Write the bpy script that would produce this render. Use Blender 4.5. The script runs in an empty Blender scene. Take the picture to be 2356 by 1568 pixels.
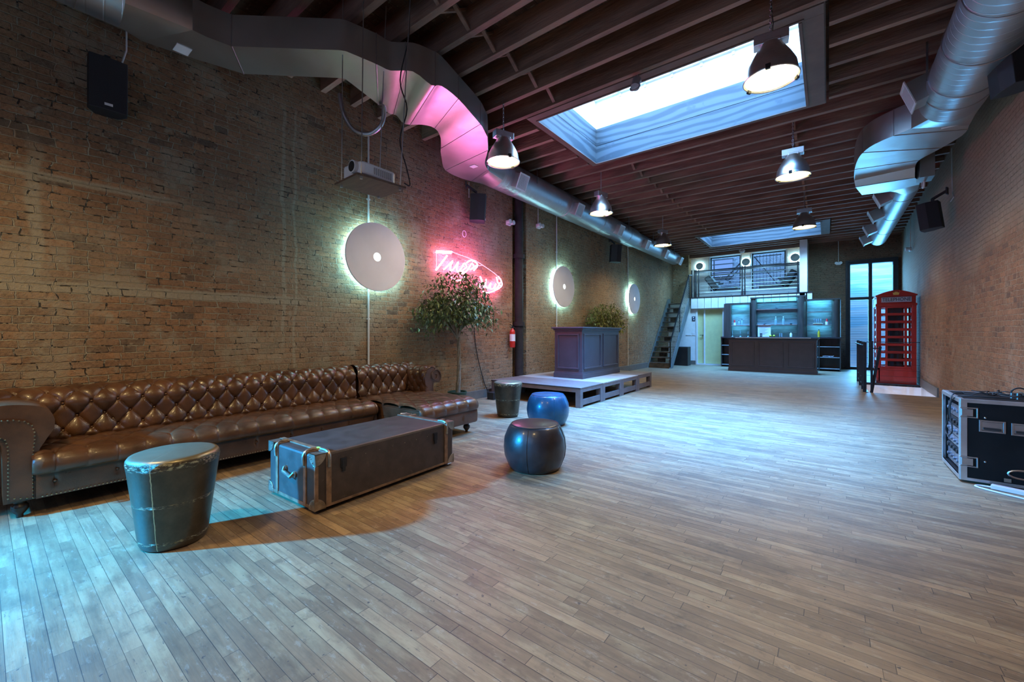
import bpy, math, random
from mathutils import Vector, Matrix
random.seed(7)
PI = math.pi
S = bpy.context.scene
COL = S.collection

# ------------------------------------------------------------------ camera
F_PX = 943.0
YAW = math.radians(37.63)
cam = bpy.data.objects.new('camera', bpy.data.cameras.new('camera'))
COL.objects.link(cam)
cam.location = (0, 0, 1.3)
cam.rotation_euler = (PI / 2, 0, YAW)
cam.data.sensor_fit = 'HORIZONTAL'
cam.data.sensor_width = 36.0
cam.data.lens = 36.0 * F_PX / 2356.0
cam.data.shift_y = -19.0 / 2356.0
cam.data.clip_start = 0.05
S.camera = cam

# ------------------------------------------------------------------ world, view
w = bpy.data.worlds.new('dusk_sky'); S.world = w; w.use_nodes = True
bg = w.node_tree.nodes['Background']
bg.inputs[0].default_value = (0.30, 0.58, 1.0, 1)
bg.inputs[1].default_value = 1.4
S.view_settings.view_transform = 'Standard'
S.view_settings.look = 'None'
S.view_settings.exposure = 0.08
S.view_settings.gamma = 1.0
S.view_settings.use_curve_mapping = False
try:
    S.cycles.use_denoising = True
    S.cycles.sample_clamp_indirect = 4.0
    S.cycles.max_bounces = 6
    S.cycles.diffuse_bounces = 4
    S.cycles.glossy_bounces = 3
    S.cycles.transparent_max_bounces = 12
    S.cycles.caustics_reflective = False
    S.cycles.caustics_refractive = False
except Exception:
    pass

def area(name, loc, rot, sx, sy, power, color, spread=180):
    l = bpy.data.lights.new(name, 'AREA'); l.shape = 'RECTANGLE'
    l.size = sx; l.size_y = sy; l.energy = power; l.color = color
    l.spread = math.radians(spread)
    o = bpy.data.objects.new(name, l); o.location = loc; o.rotation_euler = rot
    COL.objects.link(o); return o

SKYC = (0.06, 0.36, 1.0)
# daylight entering through the two skylights, the tall window, the loft windows and the street windows
area('skylight_daylight', (-1.91, 6.3, 5.86), (0, 0, 0), 3.2, 1.9, 950, SKYC, 70)
area('skylight_overcast', (-1.91, 6.3, 5.868), (0, 0, 0), 3.2, 1.9, 190, (0.50, 0.74, 1.0))
area('skylight_overcast', (-1.85, 16.15, 5.868), (0, 0, 0), 3.2, 1.9, 180, (0.45, 0.72, 1.0))
area('skylight_daylight', (-1.85, 16.15, 5.86), (0, 0, 0), 3.2, 1.9, 600, SKYC, 90)
area('tall_window_daylight', (1.15, 19.22, 1.9), (-PI / 2, 0, 0), 1.1, 3.5, 110, (0.12, 0.50, 1.0), 130)
area('loft_window_daylight', (-3.4, 19.25, 3.8), (-PI / 2, 0, 0), 1.1, 1.3, 30, (0.2, 0.6, 1.0))
area('loft_window_daylight', (-1.88, 19.25, 3.8), (-PI / 2, 0, 0), 1.1, 1.3, 30, (0.2, 0.6, 1.0))
def spot(name, loc, aim, e, color, ang, blend=1.0, r=.08):
    l = bpy.data.lights.new(name, 'SPOT'); l.energy = e; l.color = color; l.spot_size = math.radians(ang); l.spot_blend = blend; l.shadow_soft_size = r
    o = bpy.data.objects.new(name, l); o.location = loc; COL.objects.link(o)
    o.rotation_euler = (Vector(aim) - Vector(loc)).to_track_quat('-Z', 'Y').to_euler(); return o
# blue club spotlight by the street end, throwing long low shadows over the boards
spot('club_spotlight', (-4.75, -1.6, 1.75), (-2.75, 1.2, 0), 4300, (0.01, 0.40, 1.0), 70, 1.0, .06)
area('street_window_daylight', (-0.9, -1.95, 2.4), (PI / 2, 0, 0), 2.6, 1.6, 12, (0.55, 0.60, 1.0))

# ------------------------------------------------------------------ materials
MATS = {}
def nt(name):
    m = bpy.data.materials.new(name); m.use_nodes = True
    n = m.node_tree; b = n.nodes['Principled BSDF']; MATS[name] = m
    return m, n, b
def N(n, t, **kw):
    x = n.nodes.new(t)
    for k, v in kw.items(): setattr(x, k, v)
    return x
def L(n, a, b): n.links.new(a, b)
def sck(n, x, v):
    if hasattr(v, 'is_linked') or hasattr(v, 'links'): n.links.new(v, x)
    else: x.default_value = v
def math_(n, op, a, b=None, c=None):
    x = N(n, 'ShaderNodeMath', operation=op); sck(n, x.inputs[0], a)
    if b is not None: sck(n, x.inputs[1], b)
    if c is not None: sck(n, x.inputs[2], c)
    return x.outputs[0]
def mixc(n, f, a, b, mode='MIX'):
    x = N(n, 'ShaderNodeMix', data_type='RGBA', blend_type=mode)
    sck(n, x.inputs[0], f)
    for k, v in ((6, a), (7, b)):
        if isinstance(v, tuple): x.inputs[k].default_value = (*v[:3], 1)
        else: n.links.new(v, x.inputs[k])
    return x.outputs[2]
def noise(n, vec, scale, detail=4, rough=0.55, out=0):
    x = N(n, 'ShaderNodeTexNoise'); x.inputs['Scale'].default_value = scale
    x.inputs['Detail'].default_value = detail; x.inputs['Roughness'].default_value = rough
    if vec is not None: n.links.new(vec, x.inputs['Vector'])
    return x.outputs[out]
def ramp(n, v, a, b, smooth=True):
    x = N(n, 'ShaderNodeMapRange', interpolation_type='SMOOTHSTEP' if smooth else 'LINEAR')
    sck(n, x.inputs[0], v); x.inputs[1].default_value = a; x.inputs[2].default_value = b
    return x.outputs[0]
def bump(n, b, h, dist, strength=1.0):
    x = N(n, 'ShaderNodeBump'); x.inputs['Distance'].default_value = dist
    x.inputs['Strength'].default_value = strength
    n.links.new(h, x.inputs['Height']); n.links.new(x.outputs[0], b.inputs['Normal'])
def mapping(n, src, scale):
    x = N(n, 'ShaderNodeMapping'); x.inputs['Scale'].default_value = scale
    n.links.new(src, x.inputs[0]); return x.outputs[0]

def M(name, col, rough=0.5, metal=0.0, var=0.15, nscale=6.0, bmp=0.0, bscale=60.0, stretch=(1, 1, 1),
      coat=0.0, emit=None, es=0.0, spec=0.5, rvar=0.0, dirt=None, aniso=0):
    m, n, b = nt(name)
    co = N(n, 'ShaderNodeTexCoord').outputs['Object']
    co = mapping(n, co, stretch)
    nz = noise(n, co, nscale, 5)
    lo = tuple(c * (1 - var) for c in col); hi = tuple(min(1, c * (1 + var)) for c in col)
    c = mixc(n, ramp(n, nz, .3, .7), lo, hi)
    if dirt:
        c = mixc(n, math_(n, 'MULTIPLY', ramp(n, noise(n, co, nscale * 2.3, 6), dirt[1], dirt[1] + .12), dirt[2]), c, dirt[0])
    L(n, c, b.inputs['Base Color'])
    b.inputs['Roughness'].default_value = rough
    if rvar: L(n, math_(n, 'MULTIPLY_ADD', nz, rvar, rough - rvar / 2), b.inputs['Roughness'])
    b.inputs['Metallic'].default_value = metal
    b.inputs['Specular IOR Level'].default_value = spec
    b.inputs['Coat Weight'].default_value = coat
    b.inputs['Coat Roughness'].default_value = 0.15
    if emit:
        b.inputs['Emission Color'].default_value = (*emit, 1); b.inputs['Emission Strength'].default_value = es
    if bmp: bump(n, b, noise(n, co, bscale, 5), bmp)
    return m

def brick_mat(name, axis, base1, base2, mortar, plaster=0.45, seed=0.0, marks=False, patch=False, bd=.045, hk=.85):
    m, n, b = nt(name)
    g = N(n, 'ShaderNodeNewGeometry').outputs['Position']
    sp = N(n, 'ShaderNodeSeparateXYZ'); L(n, g, sp.inputs[0])
    u = sp.outputs[axis]; v = sp.outputs[2]
    off = N(n, 'ShaderNodeVectorMath', operation='ADD'); L(n, g, off.inputs[0]); off.inputs[1].default_value = (seed, seed, seed)
    P = off.outputs[0]
    n1 = noise(n, P, 2.2, 3, out=1); n2 = noise(n, P, 11, 4, out=1)
    s1 = N(n, 'ShaderNodeSeparateColor'); L(n, n1, s1.inputs[0])
    s2 = N(n, 'ShaderNodeSeparateColor'); L(n, n2, s2.inputs[0])
    uu = math_(n, 'ADD', u, math_(n, 'ADD', math_(n, 'MULTIPLY', math_(n, 'SUBTRACT', s1.outputs[0], .5), .16), math_(n, 'MULTIPLY', math_(n, 'SUBTRACT', s2.outputs[0], .5), .035)))
    vv = math_(n, 'ADD', v, math_(n, 'ADD', math_(n, 'MULTIPLY', math_(n, 'SUBTRACT', s1.outputs[1], .5), .032), math_(n, 'MULTIPLY', math_(n, 'SUBTRACT', s2.outputs[1], .5), .020)))
    cb = N(n, 'ShaderNodeCombineXYZ'); L(n, uu, cb.inputs[0]); L(n, vv, cb.inputs[1])
    bt = N(n, 'ShaderNodeTexBrick'); L(n, cb.outputs[0], bt.inputs['Vector'])
    bt.inputs['Scale'].default_value = 1; bt.inputs['Brick Width'].default_value = .205; bt.inputs['Row Height'].default_value = .069
    bt.inputs['Mortar Size'].default_value = .0062; bt.inputs['Mortar Smooth'].default_value = .55; bt.inputs['Bias'].default_value = -.1
    bt.squash_frequency = 4; bt.squash = .55; bt.offset_frequency = 2
    bt.inputs['Color1'].default_value = (0, 0, 0, 1); bt.inputs['Color2'].default_value = (1, 1, 1, 1); bt.inputs['Mortar'].default_value = (.5, .5, .5, 1)
    rnd = bt.outputs['Color']; mf = bt.outputs['Fac']
    big = noise(n, P, .55, 4); mid = noise(n, P, 3.5, 6, .65); fine = noise(n, P, 38, 6, .7)
    c = mixc(n, rnd, base1, base2)
    c = mixc(n, math_(n, 'MULTIPLY', math_(n, 'GREATER_THAN', rnd, .82), .65), c, (base2[0] * .55, base2[1] * .75, base2[2] * .95))
    c = mixc(n, ramp(n, mid, .35, .7), c, tuple(x * .62 for x in base1))
    c = mixc(n, math_(n, 'MULTIPLY', ramp(n, big, .42, .62), .45), c, (mortar[0] * .85, mortar[1] * .8, mortar[2] * .75))
    c = mixc(n, math_(n, 'MULTIPLY', ramp(n, fine, .45, .70), .55), c, (.04, .03, .025))
    c = mixc(n, math_(n, 'MULTIPLY', ramp(n, noise(n, P, 14, 6, .75), .56, .66), .45), c, mortar)
    # smeared mortar where the old plaster was scraped off
    sm = ramp(n, noise(n, P, 1.3, 6, .7), 1 - plaster, 1 - plaster + .10)
    sm2 = ramp(n, noise(n, P, 6.0, 5, .6), .60, .68)
    mask = math_(n, 'MAXIMUM', math_(n, 'MULTIPLY', mf, ramp(n, noise(n, P, 7, 4), .30, .55)), math_(n, 'MULTIPLY', math_(n, 'MAXIMUM', sm, sm2), .60))
    if marks:
        # scars in the wall: a flat grey band, two upright chases and a horizontal seam
        def band(x, a, bb, soft):
            return math_(n, 'MULTIPLY', ramp(n, x, a - soft, a + soft), math_(n, 'SUBTRACT', 1.0, ramp(n, x, bb - soft, bb + soft)))
        k1 = math_(n, 'MULTIPLY', band(vv, 1.66, 1.76, .012), band(uu, -1.5, 2.6, .25))
        k2 = math_(n, 'MULTIPLY', band(uu, 2.34, 2.38, .008), band(vv, 1.1, 4.2, .1))
        k3 = math_(n, 'MULTIPLY', band(uu, 2.49, 2.52, .008), band(vv, .8, 4.2, .1))
        k4 = math_(n, 'MULTIPLY', band(vv, 2.66, 2.72, .012), band(uu, -.4, 1.3, .2))
        k5 = math_(n, 'MULTIPLY', band(uu, .26, .34, .02), band(vv, 1.7, 2.9, .2))
        k = math_(n, 'MULTIPLY', math_(n, 'MAXIMUM', math_(n, 'MAXIMUM', k1, k2), math_(n, 'MAXIMUM', k3, math_(n, 'MAXIMUM', k4, k5))), .8)
        mask = math_(n, 'MAXIMUM', mask, k)
    if patch:
        # surviving plaster skin high on the wall, bare brick below
        pz = math_(n, 'ADD', v, math_(n, 'MULTIPLY', math_(n, 'SUBTRACT', noise(n, P, .9, 5), .5), 1.8))
        mask = math_(n, 'MAXIMUM', mask, math_(n, 'MULTIPLY', ramp(n, pz, 2.3, 2.8), .86))
    mc = mixc(n, ramp(n, fine, .3, .7), tuple(x * .75 for x in mortar), mortar)
    c = mixc(n, mask, c, mc)
    hole = math_(n, 'MULTIPLY', ramp(n, noise(n, P, 15, 4), .56, .62), ramp(n, mf, .15, .6))
    c = mixc(n, math_(n, 'MULTIPLY', hole, hk), c, (.015, .012, .01))
    fl = ramp(n, noise(n, P, 26, 2), .735, .75)
    c = mixc(n, math_(n, 'MULTIPLY', fl, .6), c, (.55, .52, .5))
    L(n, c, b.inputs['Base Color']); b.inputs['Roughness'].default_value = .85
    b.inputs['Specular IOR Level'].default_value = .3
    h = math_(n, 'SUBTRACT', math_(n, 'MULTIPLY', math_(n, 'SUBTRACT', 1.0, mf), .55), math_(n, 'MULTIPLY', hole, .8))
    h = math_(n, 'ADD', h, math_(n, 'MULTIPLY', rnd, .25))
    h = math_(n, 'ADD', h, math_(n, 'ADD', math_(n, 'MULTIPLY', mid, .9), math_(n, 'MULTIPLY', fine, .35)))
    bump(n, b, h, bd)
    return m

def plank_mat(name, width, length, cols, gap=.02, along=0, rough=.38, zc=False, gapcol=(.025, .02, .022), wear=True, bstr=.004):
    """boards running along axis `along`, laid across the other ground axis (or z)"""
    m, n, b = nt(name)
    g = N(n, 'ShaderNodeNewGeometry').outputs['Position']
    sp = N(n, 'ShaderNodeSeparateXYZ'); L(n, g, sp.inputs[0])
    x = sp.outputs[along]; y = sp.outputs[2] if zc else sp.outputs[1 - along]
    yr = math_(n, 'DIVIDE', y, width); row = math_(n, 'FLOOR', yr); fy = math_(n, 'FRACT', yr)
    wn = N(n, 'ShaderNodeTexWhiteNoise', noise_dimensions='1D'); L(n, row, wn.inputs['W'])
    ln = math_(n, 'MULTIPLY_ADD', wn.outputs['Value'], length * .7, length * .65)
    wn2 = N(n, 'ShaderNodeTexWhiteNoise', noise_dimensions='1D'); L(n, math_(n, 'ADD', row, 37.7), wn2.inputs['W'])
    xr = math_(n, 'ADD', math_(n, 'DIVIDE', x, ln), math_(n, 'MULTIPLY', wn2.outputs['Value'], 9.0))
    xi = math_(n, 'FLOOR', xr); fx = math_(n, 'FRACT', xr)
    cv = N(n, 'ShaderNodeCombineXYZ'); L(n, row, cv.inputs[0]); L(n, xi, cv.inputs[1])
    w3 = N(n, 'ShaderNodeTexWhiteNoise', noise_dimensions='2D'); L(n, cv.outputs[0], w3.inputs['Vector'])
    rnd = w3.outputs['Value']
    # grain, shifted per board
    gv = N(n, 'ShaderNodeCombineXYZ')
    L(n, math_(n, 'MULTIPLY', x, 2.2), gv.inputs[0]); L(n, math_(n, 'MULTIPLY', y, 26.0), gv.inputs[1]); L(n, math_(n, 'MULTIPLY', rnd, 50.0), gv.inputs[2])
    gr = noise(n, gv.outputs[0], 1.6, 7, .65)
    blot = noise(n, g, 2.6, 6, .62)
    v2 = N(n, 'ShaderNodeCombineXYZ'); L(n, math_(n, 'MULTIPLY', x, 1.6), v2.inputs[0]); L(n, math_(n, 'MULTIPLY', y, 5.0), v2.inputs[1]); L(n, math_(n, 'MULTIPLY', rnd, 31.0), v2.inputs[2]); gv2 = v2.outputs[0]
    c = mixc(n, rnd, cols[0], cols[1])
    c = mixc(n, math_(n, 'MULTIPLY', ramp(n, gr, .35, .72), .55), c, cols[2])
    if wear:
        c = mixc(n, math_(n, 'MULTIPLY', ramp(n, noise(n, gv2, 1.3, 5, .65), .50, .66), .40), c, cols[3])
        c = mixc(n, math_(n, 'MULTIPLY', ramp(n, noise(n, g, 7.0, 6, .7), .56, .68), .55), c, cols[2])
        c = mixc(n, math_(n, 'MULTIPLY', ramp(n, noise(n, mapping(n, g, (1, 2.5, 1)), 11.0, 6, .75), .55, .66), .40), c, (.38, .33, .25))
        c = mixc(n, math_(n, 'MULTIPLY', ramp(n, noise(n, mapping(n, g, (9, 1.6, 1)), 5.0, 5, .8), .63, .67), .5), c, (.08, .07, .065))
        c = mixc(n, math_(n, 'MULTIPLY', ramp(n, noise(n, mapping(n, g, (1, 1.7, 1)), 1.5, 6, .68), .50, .68), .62), c, cols[2])
        # scuffs and cracks
        sv = mapping(n, g, (3.0, 14.0, 1.0))
        c = mixc(n, math_(n, 'MULTIPLY', ramp(n, noise(n, sv, 3.3, 6, .75), .625, .66), .7), c, (.06, .05, .05))
        c = mixc(n, math_(n, 'MULTIPLY', ramp(n, noise(n, g, 30, 2), .715, .73), .8), c, (.05, .04, .04))
    ey = math_(n, 'MINIMUM', fy, math_(n, 'SUBTRACT', 1.0, fy))
    ex = math_(n, 'MULTIPLY', math_(n, 'MINIMUM', fx, math_(n, 'SUBTRACT', 1.0, fx)), math_(n, 'DIVIDE', ln, width))
    gw = math_(n, 'MULTIPLY_ADD', wn2.outputs['Value'], gap * 1.6, gap * .5)
    gx = math_(n, 'LESS_THAN', math_(n, 'MINIMUM', ey, ex), gw)
    c = mixc(n, math_(n, 'MULTIPLY', gx, .85), c, gapcol)
    L(n, c, b.inputs['Base Color'])
    L(n, math_(n, 'MULTIPLY_ADD', blot, .25, rough - .10), b.inputs['Roughness'])
    h = math_(n, 'ADD', math_(n, 'MULTIPLY', math_(n, 'SUBTRACT', 1.0, gx), .6), math_(n, 'MULTIPLY', gr, .35))
    h = math_(n, 'ADD', h, math_(n, 'MULTIPLY', rnd, .25))
    bump(n, b, h, bstr)
    return m

def duct_mat(name, pitch, rough=.30, col=(.56, .60, .64)):
    m, n, b = nt(name)
    g = N(n, 'ShaderNodeNewGeometry').outputs['Position']
    nz = noise(n, g, 3.0, 4)
    L(n, mixc(n, nz, tuple(c * .75 for c in col), col), b.inputs['Base Color'])
    b.inputs['Metallic'].default_value = .92
    L(n, math_(n, 'MULTIPLY_ADD', nz, .2, rough - .1), b.inputs['Roughness'])
    if pitch:
        sp = N(n, 'ShaderNodeSeparateXYZ'); L(n, g, sp.inputs[0])
        sp2 = math_(n, 'FRACT', math_(n, 'DIVIDE', math_(n, 'ADD', sp.outputs[1], math_(n, 'MULTIPLY', sp.outputs[0], .12)), pitch))
        rid = ramp(n, math_(n, 'ABSOLUTE', math_(n, 'SUBTRACT', sp2, .5)), .0, .08)
        bump(n, b, math_(n, 'ADD', rid, math_(n, 'MULTIPLY', noise(n, g, 9, 3), .5)), .0028)
    else:
        bump(n, b, noise(n, g, 4, 3), .005)
    return m

brick_L = brick_mat('brick_left', 1, (.41, .215, .108), (.19, .112, .066), (.44, .38, .27), .47, 0, marks=True)
brick_L2 = brick_mat('brick_left_far', 1, (.44, .24, .12), (.26, .15, .085), (.48, .41, .28), .42, 13.0)
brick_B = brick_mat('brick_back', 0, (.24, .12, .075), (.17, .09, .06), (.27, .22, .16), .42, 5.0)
brick_R = brick_mat('brick_right', 1, (.42, .20, .105), (.25, .12, .07), (.48, .33, .22), .45, 9.0, patch=True, bd=.018, hk=.3)
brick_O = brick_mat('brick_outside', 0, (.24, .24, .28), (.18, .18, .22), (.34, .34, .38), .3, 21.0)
floor_m = plank_mat('maple_boards', .0592, .75, ((.35, .228, .128), (.19, .122, .072), (.105, .070, .046), (.43, .33, .19)), gap=.014, along=0, rough=.46)
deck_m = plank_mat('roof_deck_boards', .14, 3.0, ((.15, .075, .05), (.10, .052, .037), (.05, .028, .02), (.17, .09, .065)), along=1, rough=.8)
loft_m = plank_mat('loft_boards', .062, 2.2, ((.30, .30, .28), (.22, .23, .22), (.12, .12, .12), (.3, .3, .3)), along=0, rough=.5, zc=True, wear=False, gap=.05)
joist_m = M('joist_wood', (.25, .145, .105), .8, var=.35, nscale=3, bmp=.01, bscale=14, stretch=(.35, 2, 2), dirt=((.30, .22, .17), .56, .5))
frame_w = M('skylight_frame_wood', (.17, .115, .09), .75, var=.25, nscale=3, bmp=.004, bscale=20, stretch=(.4, .4, 2))
fir_m = None
def make_fir():
    m, n, b = nt('fir_boards')
    g = N(n, 'ShaderNodeTexCoord').outputs['Object']
    k = N(n, 'ShaderNodeTexNoise'); k.inputs['Scale'].default_value = 1.1; L(n, mapping(n, g, (1, 1, 3)), k.inputs['Vector'])
    wv = N(n, 'ShaderNodeTexWave', bands_direction='Z'); wv.inputs['Scale'].default_value = 1.3; wv.inputs['Distortion'].default_value = 14
    wv.inputs['Detail'].default_value = 3; wv.inputs['Detail Scale'].default_value = .8
    L(n, mapping(n, g, (.35, .35, 2.0)), wv.inputs['Vector'])
    c = mixc(n, ramp(n, wv.outputs['Fac'], .3, .95), (.085, .095, .10), (.035, .042, .048))
    c = mixc(n, math_(n, 'MULTIPLY', ramp(n, noise(n, g, 4.5, 4), .62, .7), .7), c, (.05, .06, .07))
    L(n, c, b.inputs['Base Color']); b.inputs['Roughness'].default_value = .6
    return m
fir_m = make_fir()
white_m = M('white_paint', (.78, .79, .80), .55, var=.04)
offwhite = M('white_board', (.70, .72, .74), .5, var=.04)
grey_m = M('grey_paint', (.30, .30, .32), .5, var=.08)
base_m = M('baseboard_paint', (.15, .135, .12), .5, var=.1)
duct_sp = duct_mat('spiral_duct', .115, .42)
duct_rc = duct_mat('sheet_duct', None, .38, (.62, .61, .58))
alu_m = M('brushed_aluminium', (.80, .82, .86), .36, 1.0, var=.06, nscale=20, stretch=(1, 1, 8))
steel_m = M('steel', (.50, .50, .52), .35, 1.0, var=.1)
dkmetal = M('dark_metal', (.035, .035, .04), .45, .6, var=.2)
rail_m = M('black_rail', (.03, .03, .035), .4, .7, var=.2)
black_m = M('black_plastic', (.012, .012, .014), .5, var=.2, bmp=.001, bscale=300)
speaker_m = M('speaker_grille', (.014, .014, .018), .6, var=.3, nscale=200)
rubber_m = M('rubber_cable', (.012, .012, .012), .6, var=.1)
leather = M('oxblood_leather', (.092, .040, .019), .30, var=.35, nscale=5, bmp=.0012, bscale=220, coat=.25, rvar=.15)
brass = M('brass_nails', (.50, .38, .22), .3, 1.0)
walnut = M('dark_turned_wood', (.03, .018, .012), .35, var=.3)
trunk_m = M('trunk_canvas', (.050, .036, .032), .5, var=.25, nscale=9, bmp=.0008, bscale=160, rvar=.15, dirt=((.10, .075, .06), .6, .4))
strap_m = M('trunk_slats', (.20, .12, .075), .42, var=.35, nscale=14, bmp=.001, bscale=60)
corner_m = M('trunk_corner_brass', (.36, .30, .24), .38, .85, var=.3, nscale=18)
def drum_mat():
    m, n, b = nt('aged_bronze_skin')
    g = N(n, 'ShaderNodeTexCoord').outputs['Object']
    sp = N(n, 'ShaderNodeSeparateXYZ'); L(n, g, sp.inputs[0]); z = sp.outputs[2]
    nz = noise(n, g, 9, 6, .7)
    def band(c0, wd):
        return math_(n, 'SUBTRACT', 1.0, ramp(n, math_(n, 'ABSOLUTE', math_(n, 'SUBTRACT', z, c0)), wd * .3, wd))
    fz = noise(n, mapping(n, g, (1, 1, 3)), 26, 6, .8)
    m1 = math_(n, 'MAXIMUM', band(.500, .030), math_(n, 'MAXIMUM', band(.05, .013), math_(n, 'MULTIPLY', band(.27, .012), .75)))
    msk = math_(n, 'MULTIPLY', m1, ramp(n, fz, .50, .60))
    ang = math_(n, 'ARCTAN2', sp.outputs[1], sp.outputs[0])
    seam = math_(n, 'LESS_THAN', math_(n, 'ABSOLUTE', math_(n, 'ADD', ang, math_(n, 'MULTIPLY_ADD', noise(n, g, 25, 4), .05, .70))), .012)
    msk = math_(n, 'MAXIMUM', msk, seam)
    top = ramp(n, z, .515, .53)
    c = mixc(n, ramp(n, nz, .3, .7), (.062, .050, .034), (.100, .080, .055))
    c = mixc(n, msk, c, (.50, .44, .26)); c = mixc(n, math_(n, 'MULTIPLY', top, .8), c, (.26, .22, .14))
    L(n, c, b.inputs['Base Color']); b.inputs['Metallic'].default_value = .55
    L(n, math_(n, 'MULTIPLY_ADD', nz, .25, .22), b.inputs['Roughness'])
    bump(n, b, math_(n, 'ADD', nz, msk), .002)
    return m
drum_m = drum_mat()
pouf_m = M('black_leatherette', (.030, .024, .026), .38, .25, var=.3, nscale=6, bmp=.003, bscale=9, coat=.3)
pouf_b = M('blue_lit_leatherette', (.006, .065, .13), .38, .25, var=.25, nscale=6, bmp=.004, bscale=10, coat=.3)  # blue light falling on this stool is painted into the leatherette colour
stage_m = plank_mat('stage_ply', .9, 9.0, ((.17, .125, .115), (.15, .11, .105), (.10, .075, .07), (.2, .15, .14)), along=0, rough=.5, gap=.004, bstr=.001)
stage_l = M('stage_pale_ply', (.34, .29, .26), .5, var=.25, nscale=3, stretch=(.5, 6, 1))
stage_f = M('stage_leg_paint', (.15, .115, .115), .5, var=.12)
bar_m = M('bar_grey_paint', (.058, .050, .062), .42, var=.08)
bar_d = M('back_bar_wood', (.050, .045, .042), .4, var=.25, nscale=4, stretch=(3, 3, .5))
bar_top = M('bar_top_black', (.03, .03, .035), .25, var=.1)
edge_w = M('bar_edge_white', (.75, .78, .8), .3, var=.03)
red_m = M('booth_red', (.27, .014, .012), .32, var=.12, nscale=3, coat=.2)
red2 = M('extinguisher_red', (.50, .03, .02), .3, var=.1)
gold_m = M('gold_leaf', (.75, .52, .15), .35, .6)
leaf_m = M('ficus_leaf', (.120, .150, .045), .38, var=.55, nscale=30)
leaf_m2 = M('ficus_leaf_olive', (.17, .20, .05), .4, var=.5, nscale=30)
bark_m = M('ficus_bark', (.22, .17, .12), .8, var=.3, nscale=20, bmp=.004, bscale=60)
pot_m = M('nursery_pot_green', (.02, .05, .03), .5, var=.2)
soil_m = M('potting_soil', (.06, .04, .025), .95, var=.5, nscale=60, bmp=.01, bscale=80)
conduit_m = M('white_conduit', (.72, .72, .72), .4, var=.05)
disc_m = M('disc_white', (.78, .80, .90), .55, var=.04, nscale=2)
wood_shelf = M('shelf_plywood', (.13, .08, .055), .55, var=.2, nscale=4, stretch=(1, 5, 1))
projw = M('projector_white', (.72, .72, .76), .4, var=.03)
door_y = M('door_pale_yellow', (.60, .60, .30), .55, var=.05)
tread_m = M('stair_tread_wood', (.085, .06, .05), .7, var=.5, nscale=8, bmp=.003, bscale=30)
teal_m = M('stair_string_paint', (.10, .12, .125), .5, var=.2)
paper_m = M('paper_white', (.8, .8, .85), .6, var=.03)
cork = M('lime_green', (.55, .62, .05), .5)
wax_red = M('candle_red', (.75, .04, .05), .5)
amber = M('amber_liquor', (.75, .50, .05), .25)
case_edge = M('case_aluminium', (.62, .60, .60), .35, .9, var=.1)
case_p = M('case_black_laminate', (.008, .006, .006), .6, var=.3, spec=.2)
rack_m = M('rack_gear_steel', (.28, .30, .36), .35, .8, var=.3, nscale=12)
brown_tape = M('foam_brown', (.18, .10, .07), .8)
pipe_m = M('cast_iron_pipe', (.018, .014, .014), .8, 0, var=.3, nscale=8, bmp=.003, bscale=20)
seat_m = M('black_vinyl', (.006, .006, .008), .6, var=.2)

def glass(name, tint=(1, 1, 1), gl=.12, rough=.02):
    m = bpy.data.materials.new(name); m.use_nodes = True; n = m.node_tree; n.nodes.clear()
    o = N(n, 'ShaderNodeOutputMaterial'); t = N(n, 'ShaderNodeBsdfTransparent'); g = N(n, 'ShaderNodeBsdfGlossy'); mx = N(n, 'ShaderNodeMixShader')
    t.inputs[0].default_value = (*tint, 1); g.inputs['Roughness'].default_value = rough
    fr = N(n, 'ShaderNodeLayerWeight'); fr.inputs[0].default_value = gl
    L(n, fr.outputs['Facing'], mx.inputs[0]); L(n, t.outputs[0], mx.inputs[1]); L(n, g.outputs[0], mx.inputs[2]); L(n, mx.outputs[0], o.inputs[0])
    MATS[name] = m; return m
glass_m = glass('clear_glass')
def emi(name, col, st):
    m = bpy.data.materials.new(name); m.use_nodes = True; n = m.node_tree; n.nodes.clear()
    o = N(n, 'ShaderNodeOutputMaterial'); e = N(n, 'ShaderNodeEmission'); e.inputs[0].default_value = (*col, 1); e.inputs[1].default_value = st
    L(n, e.outputs[0], o.inputs[0]); MATS[name] = m; return m
bulb_m = emi('lamp_bulb', (1, .90, .70), 14)
refl_m = M('lamp_reflector_lit', (.9, .85, .6), .4, emit=(1, .82, .38), es=1.25)
lens_m = emi('lamp_lens', (1, .84, .55), 3.2)
neon_m = emi('neon_pink', (1.0, .24, .62), 40)
neon_thin = emi('neon_pink_thin', (1.0, .28, .48), 3.5)
ring_m = emi('disc_backlight', (.36, .90, 1.0), 120)
hub_m = emi('disc_hub_light', (.9, 1.0, .95), 1.6)
bird_m = emi('loft_ring_light', (.6, 1.0, 1.0), 28)

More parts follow.
